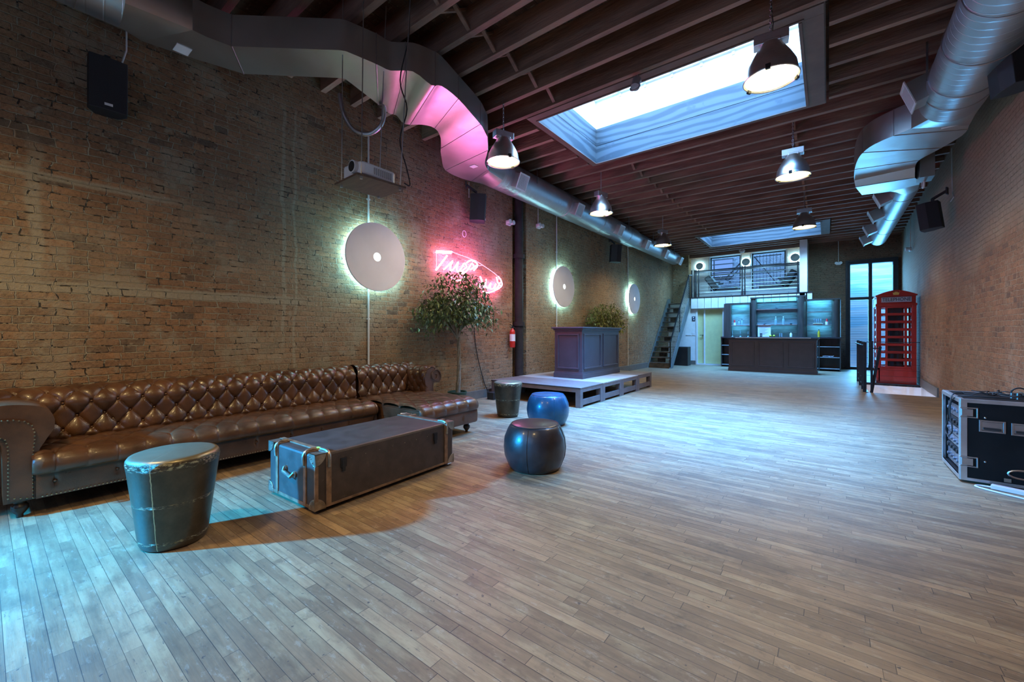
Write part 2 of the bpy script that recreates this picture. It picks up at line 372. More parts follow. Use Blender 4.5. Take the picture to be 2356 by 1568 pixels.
# ------------------------------------------------------------------ geometry helpers
class MB:
    def __init__(s): s.v = []; s.f = []; s.sm = []
    def add(s, vs, fs, smooth=False):
        k = len(s.v); s.v += [tuple(p) for p in vs]; s.f += [tuple(i + k for i in f) for f in fs]; s.sm += [smooth] * len(fs); return s
    def box(s, a, b, rot=None, c=None):
        x0, y0, z0 = a; x1, y1, z1 = b
        x0, x1 = min(x0, x1), max(x0, x1); y0, y1 = min(y0, y1), max(y0, y1); z0, z1 = min(z0, z1), max(z0, z1)
        e = ((len(s.v) // 8) % 23) * 7e-5; x0 -= e; y0 -= e; z0 -= e; x1 += e; y1 += e; z1 += e
        vs = [(x, y, z) for x in (x0, x1) for y in (y0, y1) for z in (z0, z1)]
        if rot is not None:
            c = Vector(c if c else ((x0 + x1) / 2, (y0 + y1) / 2, (z0 + z1) / 2)); vs = [c + rot @ (Vector(p) - c) for p in vs]
        return s.add(vs, [(0, 1, 3, 2), (4, 6, 7, 5), (0, 4, 5, 1), (2, 3, 7, 6), (0, 2, 6, 4), (1, 5, 7, 3)])
    def hexa(s, bot, top):
        """two quads, same winding"""
        vs = list(bot) + list(top)
        return s.add(vs, [(3, 2, 1, 0), (4, 5, 6, 7), (0, 1, 5, 4), (1, 2, 6, 5), (2, 3, 7, 6), (3, 0, 4, 7)])
    def bar(s, p, q, wd, ht, up=(0, 0, 1)):
        p = Vector(p); q = Vector(q); d = (q - p).normalized(); upv = Vector(up)
        if abs(d.dot(upv)) > .98: upv = Vector((0, 1, 0))
        r = d.cross(upv).normalized() * wd / 2; u = r.cross(d).normalized() * ht / 2
        return s.hexa([p - r - u, p + r - u, p + r + u, p - r + u][::-1], [q - r - u, q + r - u, q + r + u, q - r + u][::-1])
    def tube(s, pts, r, seg=8, cap=True, closed=False):
        P = [Vector(p) for p in pts]; n = len(P)
        rr = r if isinstance(r, (list, tuple)) else [r] * n
        T = []
        for i in range(n):
            a = P[(i - 1) % n] if (i > 0 or closed) else P[i]; b = P[(i + 1) % n] if (i < n - 1 or closed) else P[i]
            T.append((b - a).normalized())
        up = Vector((0, 0, 1)) if abs(T[0].z) < .9 else Vector((1, 0, 0))
        nn = T[0].cross(up).normalized(); vs = []
        for i in range(n):
            nn = (nn - T[i] * nn.dot(T[i])).normalized(); bb = T[i].cross(nn)
            for k in range(seg):
                a = 2 * PI * k / seg; vs.append(P[i] + (nn * math.cos(a) + bb * math.sin(a)) * rr[i])
        fs = []
        for i in range(n if closed else n - 1):
            j = (i + 1) % n
            for k in range(seg):
                fs.append((i * seg + k, i * seg + (k + 1) % seg, j * seg + (k + 1) % seg, j * seg + k))
        s.add(vs, fs, True)
        if cap and not closed:
            s.add(vs[:seg], [tuple(range(seg))[::-1]]); s.add(vs[-seg:], [tuple(range(seg))])
        return s
    def cyl(s, p, q, r, seg=16, r2=None): return s.tube([p, q], [r, r if r2 is None else r2], seg)
    def lathe(s, prof, c=(0, 0, 0), seg=32, sx=1, sy=1, rip=None, smooth=True):
        vs = []; fs = []; m = len(prof)
        for k in range(seg):
            a = 2 * PI * k / seg
            for (r, z) in prof:
                q = 1 if rip is None else rip(a, z)
                vs.append((c[0] + r * q * math.cos(a) * sx, c[1] + r * q * math.sin(a) * sy, c[2] + z))
        for k in range(seg):
            j = (k + 1) % seg
            for i in range(m - 1):
                fs.append((k * m + i, j * m + i, j * m + i + 1, k * m + i + 1))
        return s.add(vs, fs, smooth)
    def grid(s, P, nu, nv, smooth=True, cu=False, cv=False):
        vs = [P(i, j) for i in range(nu) for j in range(nv)]; fs = []
        for i in range(nu if cu else nu - 1):
            for j in range(nv if cv else nv - 1):
                a, b2 = (i + 1) % nu, (j + 1) % nv
                fs.append((i * nv + j, a * nv + j, a * nv + b2, i * nv + b2))
        return s.add(vs, fs, smooth)
    def prism(s, poly, ax, a, b, smooth=False):
        """poly in the two other axes (cyclic order), extruded along ax from a to b"""
        def mk(p, t):
            return {0: (t, p[0], p[1]), 1: (p[0], t, p[1]), 2: (p[0], p[1], t)}[ax]
        n = len(poly); vs = [mk(p, a) for p in poly] + [mk(p, b) for p in poly]
        s.add(vs, [tuple(range(n)), tuple(range(n, 2 * n))[::-1]])
        return s.add(vs, [(i, (i + 1) % n, n + (i + 1) % n, n + i) for i in range(n)], smooth)
    def sphere(s, c, r, seg=12, rings=8, sc=(1, 1, 1)):
        return s.lathe([(max(1e-5, r * sc[0] * math.sin(PI * i / rings)), -r * sc[2] * math.cos(PI * i / rings)) for i in range(rings + 1)], c, seg)

def ob(name, mb, m, parent=None, label=None, bevel=0, recalc=True, loc=None):
    me = bpy.data.meshes.new(name); me.from_pydata([tuple(v) for v in mb.v], [], mb.f)
    me.polygons.foreach_set('use_smooth', mb.sm)
    me.materials.append(m)
    if recalc:
        import bmesh
        b = bmesh.new(); b.from_mesh(me); bmesh.ops.remove_doubles(b, verts=b.verts, dist=1e-5)
        bmesh.ops.recalc_face_normals(b, faces=b.faces); b.to_mesh(me); b.free()
    me.update()
    if any(mb.sm): me.set_sharp_from_angle(angle=math.radians(42))
    o = bpy.data.objects.new(name, me); COL.objects.link(o)
    if parent: o.parent = parent
    if loc: o.location = loc
    if label: o['label'] = label
    if bevel:
        bv = o.modifiers.new('edge', 'BEVEL'); bv.width = bevel; bv.segments = 2; bv.limit_method = 'ANGLE'; bv.angle_limit = math.radians(40)
    return o
def shift(mb, t):
    mb.v = [(x - t[0], y - t[1], z - t[2]) for x, y, z in mb.v]; return mb
def wob(name, mb, m, parent, **kw):
    """mesh given in world coordinates, stored relative to its (unrotated) thing"""
    return ob(name, shift(mb, parent.location), m, parent, **kw)
def thing(name, label, cat, loc=(0, 0, 0), rz=0, group=None, kind=None):
    o = bpy.data.objects.new(name, None); COL.objects.link(o); o.empty_display_size = .1
    o.location = loc; o.rotation_euler = (0, 0, rz); tag(o, label, cat, group, kind); return o
def tag(o, label=None, cat=None, group=None, kind=None):
    if label: o['label'] = label
    if cat: o['category'] = cat
    if group: o['group'] = group
    if kind: o['kind'] = kind
    return o
def struct(name, mb, m, label=None, cat=None, bevel=0):
    o = ob(name, mb, m, bevel=bevel); tag(o, label, cat, None, 'structure'); return o
def dup(root, loc, rz=None, label=None, group=None):
    def cp(o, par):
        c = o.copy(); COL.objects.link(c)
        if par is not None: c.parent = par
        for k in [x for x in COL.objects if x.parent == o]: cp(k, c)
        return c
    r = cp(root, None); r.location = loc
    if rz is not None: r.rotation_euler = (0, 0, rz)
    if label: r['label'] = label
    if group: r['group'] = group
    return r
def cs(pts, k=5):
    P = [Vector(p) for p in pts]; out = []
    for i in range(len(P) - 1):
        q = [P[max(0, i - 1)], P[i], P[i + 1], P[min(len(P) - 1, i + 2)]]
        for j in range(k):
            f = j / k; out.append(.5 * (2 * q[1] + (q[2] - q[0]) * f + (2 * q[0] - 5 * q[1] + 4 * q[2] - q[3]) * f * f + (3 * q[1] - q[0] - 3 * q[2] + q[3]) * f ** 3))
    out.append(P[-1]); return out
def Rz(a): return Matrix.Rotation(a, 3, 'Z')
def arc(c, r, a0, a1, n, f):
    return [f(c[0] + r * math.cos(a0 + (a1 - a0) * i / n), c[1] + r * math.sin(a0 + (a1 - a0) * i / n)) for i in range(n + 1)]

# ================================================================== SETTING
H = 4.6          # underside of the joists
XL, XL2 = -5.5, -5.38
YF, YB = -2.0, 19.0
# floor with the stair opening
mb = MB()
for a, b in (((-5.9, -3.2), (.68, 19.3)), ((.68, -3.2), (2.2, 11.8)), ((.68, 14.05), (2.2, 19.3))):
    mb.box((a[0], a[1], -.25), (b[0], b[1], 0))
struct('floor', mb, floor_m, 'worn narrow maple floorboards with dark gaps', 'floor')
# stairwell walls under the opening
mb = MB(); mb.box((.60, 14.02, -2.6), (2.0, 14.13, -.02)); mb.box((.60, 11.72, -2.6), (.68, 14.1, -.25)); mb.box((.66, 11.72, -2.6), (2.0, 11.8, -.25)); mb.box((1.80, 11.7, -2.6), (1.9, 14.1, -.02))
mb.box((.6, 11.7, -2.7), (2.0, 14.1, -2.6))
struct('wall_stairwell', mb, white_m, 'white lining of the stair opening in the floor', 'wall')
# left wall: near length, pipe recess, far length
mb = MB(); mb.box((-5.9, -3.2, 0), (XL, 7.15, 5.0)); struct('wall_left', mb, brick_L, 'old exposed brick party wall behind the sofa', 'wall')
mb = MB(); mb.box((-5.9, 7.15, 0), (-5.62, 7.5, 5.0)); mb.box((-5.9, 7.5, 0), (XL2, 18.55, 5.0)); mb.box((-5.9, 18.55, 0), (-4.74, 19.4, 5.0))
struct('wall_left', mb, brick_L2, 'exposed brick party wall beyond the iron pipe', 'wall')
# right wall follows a slight splay
RW = [(1.70, -3.2), (1.77, 13.0), (1.97, 19.0), (1.98, 19.4)]
mb = MB()
for (x0, y0), (x1, y1) in zip(RW, RW[1:]):
    mb.hexa([(x0, y0, -.02), (x1, y1, -.02), (x1 + .3, y1, -.02), (x0 + .3, y0, -.02)], [(x0, y0, 5), (x1, y1, 5), (x1 + .3, y1, 5), (x0 + .3, y0, 5)])
struct('wall_right', mb, brick_R, 'reddish brick wall with old plaster skin up high', 'wall')
# back wall with openings
mb = MB()
mb.box((-.62, YB, 0), (.50, 19.4, 5)); mb.box((1.86, YB, 0), (2.3, 19.4, 5)); mb.box((.50, YB, 3.84), (1.86, 19.4, 5))
mb.box((-5.5, YB, 0), (-.62, 19.4, 2.6))
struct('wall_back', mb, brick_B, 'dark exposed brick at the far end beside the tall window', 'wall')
mb = MB()
for x0, x1 in ((-4.74, -3.98), (-2.83, -2.44), (-1.29, -.62)): mb.box((x0, YB - .02, 2.6), (x1, 19.38, H))
for x0, x1 in ((-3.98, -2.83), (-2.44, -1.29)): mb.box((x0, YB - .02, 2.6), (x1, 19.38, 3.02)); mb.box((x0, YB - .02, 4.50), (x1, 19.38, H))
struct('wall_back', mb, white_m, 'white painted loft wall around its two windows', 'wall')
mb = MB(); mb.box((-.80, 17.8, 2.45), (-.58, 19.0, H)); struct('wall_partition', mb, white_m, 'narrow white wall end closing the loft', 'wall')
mb = MB(); mb.box((-5.4, 17.9, 0), (-4.28, 18.0, 2.5)); mb.box((-4.28, 17.9, 2.26), (-3.2, 18.0, 2.5)); mb.box((-3.28, 17.9, 0), (-3.2, 18.0, 2.5))
struct('wall_under_loft', mb, white_m, 'white wall under the loft around the restroom door', 'wall')
mb = MB()
mb.box((-5.9, -2.3, 0), (-5.0, YF, 5)); mb.box((-3.7, -2.3, 0), (-2.4, YF, 5)); mb.box((-5.0, -2.3, 0), (-3.7, YF, .3)); mb.box((-5.0, -2.3, 2.4), (-3.7, YF, 5))
mb.box((-2.4, -2.3, 0), (.6, YF, 1.5)); mb.box((-2.4, -2.3, 3.3), (.6, YF, 5)); mb.box((.6, -2.3, 0), (2.2, YF, 5))
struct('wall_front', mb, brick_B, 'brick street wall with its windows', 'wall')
# ceiling deck with the two skylight holes
SK = [(-3.57, -.25, 5.29, 7.32), (-3.51, -.18, 15.15, 17.15)]
mb = MB(); ys = [-3.3]
y0 = -3.3
for (xa, xb, ya, yb) in SK:
    g_ = .06; mb.box((-5.9, y0, 4.90), (2.3, ya - g_, 5.0)); mb.box((-5.9, ya - g_, 4.90), (xa - g_, yb + g_, 5.0)); mb.box((xb + g_, ya - g_, 4.90), (2.3, yb + g_, 5.0)); y0 = yb + g_
mb.box((-5.9, y0, 4.90), (2.3, 19.4, 5.0))
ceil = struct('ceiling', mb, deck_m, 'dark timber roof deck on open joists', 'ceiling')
nj = 0
k0 = int((5.50 + 2.9) / .443)
joists = []
for k in range(-k0, 31):
    y = 5.50 + .443 * k
    if y > 18.9: break
    spans = [(-5.55, 1.95)]
    for (xa, xb, ya, yb) in SK:
        if ya - .16 < y + .07 and y < yb + .10: spans = [(-5.55, xa - .16), (xb + .26, 1.95)]
    jz = random.uniform(-.008, .008)
    for (a, b) in spans:
        if y < .6 and a < -5 and False: continue
        mb = MB(); yy = y + random.uniform(-.012, .012)
        mb.hexa([(a, yy, H + jz), (b, yy + random.uniform(-.01, .01), H + jz), (b, yy + .072, H + jz), (a, yy + .072, H + jz)],
                [(a, yy, 4.90), (b, yy, 4.90), (b, yy + .072, 4.90), (a, yy + .072, 4.90)])
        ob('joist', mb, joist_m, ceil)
    joists.append(y)
# herringbone bridging rows
for X in (-3.19, -.50):
    for y in joists:
        if y < 1.0 or y > 18.3: continue
        if any(ya - .5 < y < yb + .1 for (_, _, ya, yb) in SK): continue
        if X == -.5 and y < 7: continue
        mb = MB(); mb.bar((X, y + .07, 4.63), (X + .02, y + .443, 4.87), .045, .022); mb.bar((X + .055, y + .07, 4.87), (X + .06, y + .443, 4.63), .045, .022)
        ob('bridging', mb, joist_m, ceil)
# skylights
for i, (xa, xb, ya, yb) in enumerate(SK):
    t = thing('window_%d' % (i + 1), ['big wood-lined skylight among the pendant lamps', 'smaller-looking skylight just before the loft'][i], 'skylight', ((xa + xb) / 2, (ya + yb) / 2, H), kind='structure')
    mb = MB(); z0 = H - .02
    for (a, b, c, d) in ((xa - .10, xb + .22, ya - .16, ya), (xa - .10, xb + .22, yb, yb + .05), (xa - .10, xa, ya, yb), (xb, xb + .22, ya, yb)):
        mb.box((a, c, z0), (b, d, 4.60))
    mb.box((xa - .12, ya - .16, 4.6), (xa - .055, yb + .10, 4.95)); mb.box((xb + .17, ya - .16, 4.6), (xb + .23, yb + .10, 4.95)); mb.box((xa - .1, ya - .15, 4.6), (xb + .22, ya - .08, 4.95)); mb.box((xa - .1, yb + .055, 4.6), (xb + .22, yb + .11, 4.95))
    wob('frame', mb, frame_w, t, bevel=.004)
    mb = MB(); e = .02
    mb.box((xa - .01, ya - .01, z0 - .012), (xb + .05, ya + .01 - .045, z0)); mb.box((xb, ya, z0 - .015), (xb + .03, yb, z0))
    wob('bead', mb, frame_w, t)
    for side in range(4):
        for lvl in range(2):
            z1 = 4.60 + lvl * .330; z2 = z1 + .322; mb = MB()
            if side == 0: mb.box((xa - .03, ya, z1), (xa, yb, z2))
            if side == 1: mb.box((xb, ya, z1), (xb + .03, yb, z2))
            if side == 2: mb.box((xa - .03, ya - .03, z1), (xb + .03, ya, z2))
            if side == 3: mb.box((xa - .03, yb, z1), (xb + .03, yb + .03, z2))
            wob('lining_board', mb, fir_m, t)
    mb = MB(); z1, z2 = 5.255, 5.80
    mb.box((xa - .05, ya - .05, 4.9), (xa - .03, yb + .05, z2)); mb.box((xb + .03, ya - .05, 4.9), (xb + .05, yb + .05, z2))
    mb.box((xa - .05, ya - .05, 4.9), (xb + .05, ya - .03, z2)); mb.box((xa - .05, yb + .03, 4.9), (xb + .05, yb + .05, z2))
    wob('white_shaft', mb, white_m, t)
    mb = MB()
    for k in range(1, 7):
        x = xa + (xb - xa) * k / 7; mb.box((x - .03, ya, 5.80), (x + .03, yb, 5.84)); mb.box((x - .02, yb + .01, 5.74), (x + .02, yb + .03, 5.80))
    mb.box((xa - .05, yb - .02, 5.80), (xb + .05, yb + .05, 5.86)); mb.box((xa - .05, ya - .05, 5.80), (xb + .05, ya + .02, 5.86))
    wob('glazing_bars', mb, white_m, t)
    mb = MB(); mb.box((xa - .05, ya - .05, 5.88), (xb + .05, yb + .05, 5.885)); wob('pane', mb, glass_m, t)
# baseboards
mb = MB(); mb.box((XL, -1.95, 0), (XL + .025, 7.15, .16)); struct('baseboard_left', mb, base_m, 'grey baseboard under the near brick wall', 'baseboard', .004)
mb = MB(); mb.box((XL2, 7.5, 0), (XL2 + .03, 15.3, .19)); struct('baseboard_left', mb, base_m, 'grey baseboard between the pipe and the stairs', 'baseboard', .004)
mb = MB()
for (x0, y0), (x1, y1) in (((1.732, 4), (1.760, 10.9)), ((1.765, 11.75), (1.795, 13.9))):
    mb.hexa([(x0 - .03, y0, 0), (x1 - .03, y1, 0), (x1 + .04, y1, 0), (x0 + .04, y0, 0)], [(x0 - .03, y0, .19), (x1 - .03, y1, .19), (x1 + .04, y1, .19), (x0 + .04, y0, .19)])
struct('baseboard_right', mb, base_m, 'grey baseboard under the right brick wall', 'baseboard')
mb = MB(); mb.box((-5.35, 17.87, 0), (-4.3, 17.9, .16)); struct('baseboard_back', mb, base_m, 'grey baseboard behind the stairs', 'baseboard')

# tall back window
t = thing('window_3', 'tall dark-framed window to the floor at the far end', 'window', (1.18, YB, 0), kind='structure')
mb = MB(); x0, x1, z1 = .54, 1.84, 3.80
mb.box((x0, 18.93, 0), (x0 + .09, 19.15, z1)); mb.box((x1 - .09, 18.93, 0), (x1, 19.15, z1)); mb.box((x0, 18.93, z1 - .08), (x1, 19.15, z1)); mb.box((x0, 18.93, 0), (x1, 19.15, .09))
mb.box((1.12, 18.95, 0), (1.22, 19.1, z1)); mb.box((x0, 18.95, 2.46), (x1, 19.1, 2.56))
wob('window_frame', mb, dkmetal, t, bevel=.005)
mb = MB(); mb.box((.50, 18.90, 0), (.56, 19.0, 3.86)); mb.box((1.82, 18.90, 0), (1.88, 19.0, 3.86)); mb.box((.50, 18.90, 3.80), (1.88, 19.0, 3.87)); wob('casing', mb, dkmetal, t)
mb = MB(); mb.box((x0 + .05, 19.04, .05), (x1 - .05, 19.045, z1 - .05)); wob('pane', mb, glass_m, t)
# things outside that window: a pale roller shutter in the yard
def shutter_mat():
    m, n, b = nt('yard_shutter_white')
    g = N(n, 'ShaderNodeNewGeometry').outputs['Position']; sp = N(n, 'ShaderNodeSeparateXYZ'); L(n, g, sp.inputs[0])
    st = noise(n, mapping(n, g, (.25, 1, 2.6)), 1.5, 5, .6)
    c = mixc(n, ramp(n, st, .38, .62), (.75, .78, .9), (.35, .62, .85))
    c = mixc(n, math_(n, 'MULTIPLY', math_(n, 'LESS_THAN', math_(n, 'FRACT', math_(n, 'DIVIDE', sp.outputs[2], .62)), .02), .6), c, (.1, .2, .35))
    L(n, c, b.inputs['Base Color']); b.inputs['Roughness'].default_value = .5
    wv = math_(n, 'SINE', math_(n, 'MULTIPLY', sp.outputs[2], 70.0)); bump(n, b, wv, .0009); return m
mb = MB(); mb.box((-.3, 20.3, -.5), (3.4, 20.4, 5.2)); o = ob('yard_shutter', mb, shutter_mat()); tag(o, 'pale slatted shutter in the yard outside the tall window', 'shutter')
area('yard_daylight', (1.3, 19.45, 4.6), (math.radians(30), 0, 0), 2.2, .6, 330, (0.16, 0.55, 1.0))
area('yard_daylight', (-2.9, 19.9, 5.6), (math.radians(35), 0, 0), 3.5, .8, 220, (0.18, 0.50, 1.0))

# loft windows with yard brick, grille and fire escape outside
for i, (x0, x1) in enumerate(((-3.98, -2.83), (-2.44, -1.29))):
    t = thing('window_%d' % (4 + i), ['loft window showing a lit window across the yard', 'loft window with an iron grille behind it'][i], 'window', ((x0 + x1) / 2, YB, 3.0), kind='structure')
    mb = MB()
    for a, b in (((x0 - .06, 3.0), (x0, 4.56)), ((x1, 3.0), (x1 + .06, 4.56)), ((x0 - .06, 4.5), (x1 + .06, 4.56)), ((x0 - .06, 2.96), (x1 + .06, 3.03))):
        mb.box((a[0], YB - .05, a[1]), (b[0], YB + .02, b[1]))
    wob('casing', mb, offwhite, t, bevel=.004)
    mb = MB()
    for a, b in (((x0, 3.02), (x0 + .05, 4.5)), ((x1 - .05, 3.02), (x1, 4.5)), ((x0, 4.45), (x1, 4.5)), ((x0, 3.02), (x1, 3.07)), ((x0, 3.72), (x1, 3.78))):
        mb.box((a[0], YB + .08, a[1]), (b[0], YB + .13, b[1]))
    wob('sash', mb, dkmetal, t)
    mb = MB(); mb.box((x0, YB + .10, 3.02), (x1, YB + .105, 4.5)); wob('pane', mb, glass_m, t)
mb = MB(); mb.box((-6.5, 21.6, 2.0), (-.9, 21.9, 7)); o = ob('neighbour_wall', mb, brick_O); tag(o, 'blue-lit brick wall of the house across the yard', 'wall')
t = thing('security_grille', 'iron security grille outside the loft window nearest the white wall end', 'grille', (-1.86, YB + .36, 3.0))
mb = MB()
for k in range(9): x = -2.42 + k * .115; mb.bar((x, YB + .36, 3.0), (x, YB + .36, 4.46), .012, .012)
wob('upright_bar', mb, dkmetal, t)
mb = MB()
for z in (3.05, 3.35, 3.72, 4.05, 4.40): mb.bar((-2.44, YB + .36, z), (-1.45, YB + .36, z), .03 if z > 4.3 else .016, .03 if z > 4.3 else .016)
mb.bar((-2.40, YB + .40, 4.42), (-1.5, YB + .40, 3.1), .03, .03); wob('cross_bar', mb, dkmetal, t)
t = thing('neighbour_window', 'bright barred window across the yard seen through the loft window', 'window', (-4.05, 21.55, 3.9))
mb = MB(); mb.box((-4.45, 21.54, 3.95), (-3.55, 21.58, 4.75)); wob('pane', mb, emi('yard_window_glow', (.20, .42, 1.0), .9), t)
mb = MB()
for z in (3.95, 4.15, 4.55, 4.77): mb.box((-4.5, 21.48, z - .02), (-3.5, 21.54, z + .02))
mb.box((-4.35, 21.48, 3.95), (-4.31, 21.54, 4.77)); wob('bar', mb, dkmetal, t)
mb = MB(); mb.bar((-3.65, 20.4, 3.7), (-2.7, 20.4, 4.75), .05, .05); mb.bar((-3.55, 20.4, 3.6), (-2.6, 20.4, 4.65), .03, .03); mb.bar((-3.65, 20.4, 3.7), (-3.65, 21.62, 3.7), .04, .04); mb.bar((-2.7, 20.4, 4.75), (-2.7, 21.62, 4.75), .04, .04)
o = ob('fire_escape_brace', mb, dkmetal); tag(o, 'slanting iron fire escape brace outside the loft window', 'fire escape')

# restroom door under the loft
t = thing('door_1', 'pale yellow restroom door standing ajar under the loft', 'door', (-3.8, 17.95, 0), kind='structure')
mb = MB(); mb.box((-4.28, 17.88, 0), (-4.22, 18.0, 2.28)); mb.box((-3.30, 17.88, 0), (-3.26, 18.0, 2.28)); mb.box((-4.28, 17.88, 2.24), (-3.26, 18.0, 2.28)); mb.box((-3.99, 17.92, 0), (-3.94, 17.99, 2.24)); mb.box((-4.22, 17.90, 0), (-3.3, 18.0, .05)); wob('door_frame', mb, offwhite, t)
mb = MB(); mb.box((-4.22, 17.96, .06), (-3.99, 17.99, 2.24)); dl = wob('door_leaf', mb, door_y, t)
mb = MB(); mb.box((-3.94, 17.955, .06), (-3.30, 17.985, 2.24)); wob('side_panel', mb, door_y, t, label='wide pale yellow panel beside the door leaf')
mb = MB(); mb.cyl((-4.03, 17.96, 1.20), (-4.03, 17.90, 1.20), .018); mb.cyl((-4.04, 17.905, 1.20), (-4.14, 17.905, 1.20), .011); mb.v = [(x + 3.8, y - 17.95, z) for x, y, z in mb.v]
ob('handle', mb, black_m, dl)

# ------------------------------------------------------------------ loft platform
t = thing('mezzanine', 'loft platform over the bar with white boarded edge', 'mezzanine', (-2.4, 17.85, 2.5), kind='structure')
mb = MB(); mb.box((-4.5, 17.86, 2.50), (-.5, 19.0, 2.70)); wob('platform', mb, loft_m, t)
mb = MB(); mb.box((-4.45, 17.90, 2.70), (-.80, 17.94, 2.96)); wob('board_kerb', mb, loft_m, t, label='blue-grey boarded kerb under the railing')
xs = [-4.45]; wd = .255
while xs[-1] + wd < -.46: xs.append(xs[-1] + wd)
for k, x in enumerate(xs):
    x2 = min(x + wd - .012, -.44); zb = 2.28 if x < -3.35 else 2.44
    mb = MB(); mb.box((x, 17.80, zb), (x2, 17.86, 2.715)); wob('fascia_panel', mb, offwhite, t, bevel=.006)
mb = MB(); mb.box((-4.5, 17.78, 2.715), (-.42, 17.88, 2.745)); wob('edge_trim', mb, dkmetal, t)
mb = MB(); mb.box((-4.74, 18.7, 4.50), (-.6, 18.97, 4.62)); wob('ceiling_beam', mb, joist_m, t)

# railing of the loft
t = thing('loft_railing', 'black tube railing with steel cables along the loft edge', 'railing', (-2.6, 17.86, 2.73))
def post(x, z0=2.73, z1=3.86, dx=.05):
    for d in (-dx, dx):
        mb = MB(); mb.box((x + d - .02, 17.84, z0), (x + d + .02, 17.88, z1)); wob('post', mb, rail_m, t)
post(-4.38, dx=.055); post(-4.22, dx=.05); post(-2.56, dx=.045); post(-.82, dx=.035)
mb = MB(); mb.cyl((-4.33, 17.86, 3.80), (-.80, 17.86, 3.80), .028, 12); mb.box((-4.33, 17.84, 3.72), (-.80, 17.88, 3.76)); wob('top_rail', mb, rail_m, t)
for k in range(6):
    z = 2.92 + k * .135
    mb = MB(); mb.cyl((-4.30, 17.86, z), (-.82, 17.86, z), .006, 6); wob('cable', mb, steel_m, t)
# small ring lights on the loft wall
def ring_small():
    t = thing('ring_sconce', 'x', 'wall lamp', (0, 0, 0))
    mb = MB(); mb.cyl((0, 0, 0), (0, -.015, 0), .145, 32); mb.v = [(x, y - .06, z) for x, y, z in mb.v]; ob('disc', mb, M('loft_disc_grey', (.35, .42, .42), .5), t)
    mb = MB(); mb.tube([(.13 * math.cos(a), -.035, .13 * math.sin(a)) for a in [2 * PI * k / 32 for k in range(32)]], .012, 6, closed=True); ob('backlight', mb, bird_m, t)
    return t
rs = ring_small(); rs.location = (-4.38, 18.97, 4.16); rs['label'] = 'small round halo lamp on the loft wall, next to the brick corner'; rs['group'] = 'halo lamps on the loft wall'
dup(rs, (-2.63, 18.97, 4.16), None, 'small round halo lamp between the two loft windows')
dup(rs, (-.99, 18.97, 4.16), None, 'small round halo lamp next to the narrow white wall end')
# chairs on the loft
def lounger(loc, rz, label):
    t = thing('lounge_chair', label, 'chair', loc, rz)
    mb = MB(); mb.box((-.5, -.34, .16), (.35, .34, .42)); ob('seat', mb, seat_m, t, bevel=.05)
    mb = MB(); mb.box((-.12, -.34, -.05), (.12, .34, .66), Matrix.Rotation(math.radians(35), 3, 'Y')); mb.v = [(x + .42, y, z + .28) for x, y, z in mb.v]; ob('backrest', mb, seat_m, t, bevel=.04)
    for sy in (-.33, .33): ob('armrest', MB().cyl((.5, sy, .62), (.1, sy, .62), .03, 8), dkmetal, t)
    for sx in (-.38, .3):
        for sy in (-.25, .25):
            mb = MB(); mb.cyl((sx, sy, 0), (sx, sy, .24), .02, 8); ob('leg', mb, dkmetal, t)
    return t
lounger((-1.58, 18.38, 2.70), 0, 'black lounge chair on the loft beside the grille window')
lounger((-3.3, 18.38, 2.70), PI, 'black reclined lounge chair on the loft under the barred window')
o = ob('side_cushion', MB().box((-4.2, 18.2, 2.70), (-3.75, 18.7, 2.95)), seat_m, bevel=.03); tag(o, 'low black cushion seat at the stair end of the loft', 'cushion')

# ------------------------------------------------------------------ stairs
t = thing('staircase', 'steep open-tread wooden stairs with mesh railing up to the loft', 'staircase', (-4.93, 15.3, 0))
ya, yb, za, zb = 15.3, 17.86, 0.0, 2.72
nst = 13
for k in range(nst):
    f = (k + 1) / (nst + 1); z = za + (zb - za) * f; y = ya + (yb - ya) * k / nst
    mb = MB(); mb.box((-5.30, y, z - .04), (-4.56, y + .24, z)); wob('tread', mb, tread_m, t, bevel=.004)
for k in range(nst):
    f = (k + 1) / (nst + 1); z = za + (zb - za) * f; y = ya + (yb - ya) * k / nst
    if k < 4 or k % 2:
        mb = MB(); mb.box((-5.12, y + .20, z - .19), (-4.83, y + .215, z - .04)); wob('riser_block', mb, tread_m, t)
mb = MB(); mb.box((-5.3, 15.3, 0), (-4.56, 15.33, .15)); wob('bottom_riser', mb, tread_m, t)
for x in (-5.34, -4.53):
    mb = MB(); mb.prism([(15.22, 0), (15.5, 0), (17.95, 2.45), (17.95, 2.72), (17.72, 2.72)], 0, x - .025, x + .025); wob('stringer', mb, teal_m, t)
mb = MB(); mb.bar((-4.53, 15.28, .95), (-4.53, 17.80, 3.66), .04, .04); mb.bar((-4.53, 17.80, 3.66), (-4.40, 17.86, 3.66), .04, .04); wob('handrail', mb, rail_m, t)
for (y, z) in ((15.28, 0), (16.45, 1.2), (17.80, 2.7)):
    mb = MB(); mb.bar((-4.53, y, z), (-4.53, y, z + .96), .04, .04); wob('newel_post', mb, rail_m, t)
mb = MB(); s = 2.71 / 2.52
for k in range(1, 9):
    h = .10 + k * .095; mb.bar((-4.53, 15.28, h), (-4.53, 17.80, h + 2.71), .008, .008)
for k in range(1, 34):
    y = 15.28 + 2.52 * k / 34; z = (y - 15.28) * s; mb.bar((-4.53, y, z + .08), (-4.53, y, z + .94), .008, .008)
wob('mesh_infill', mb, steel_m, t, label='galvanised wire mesh infill')

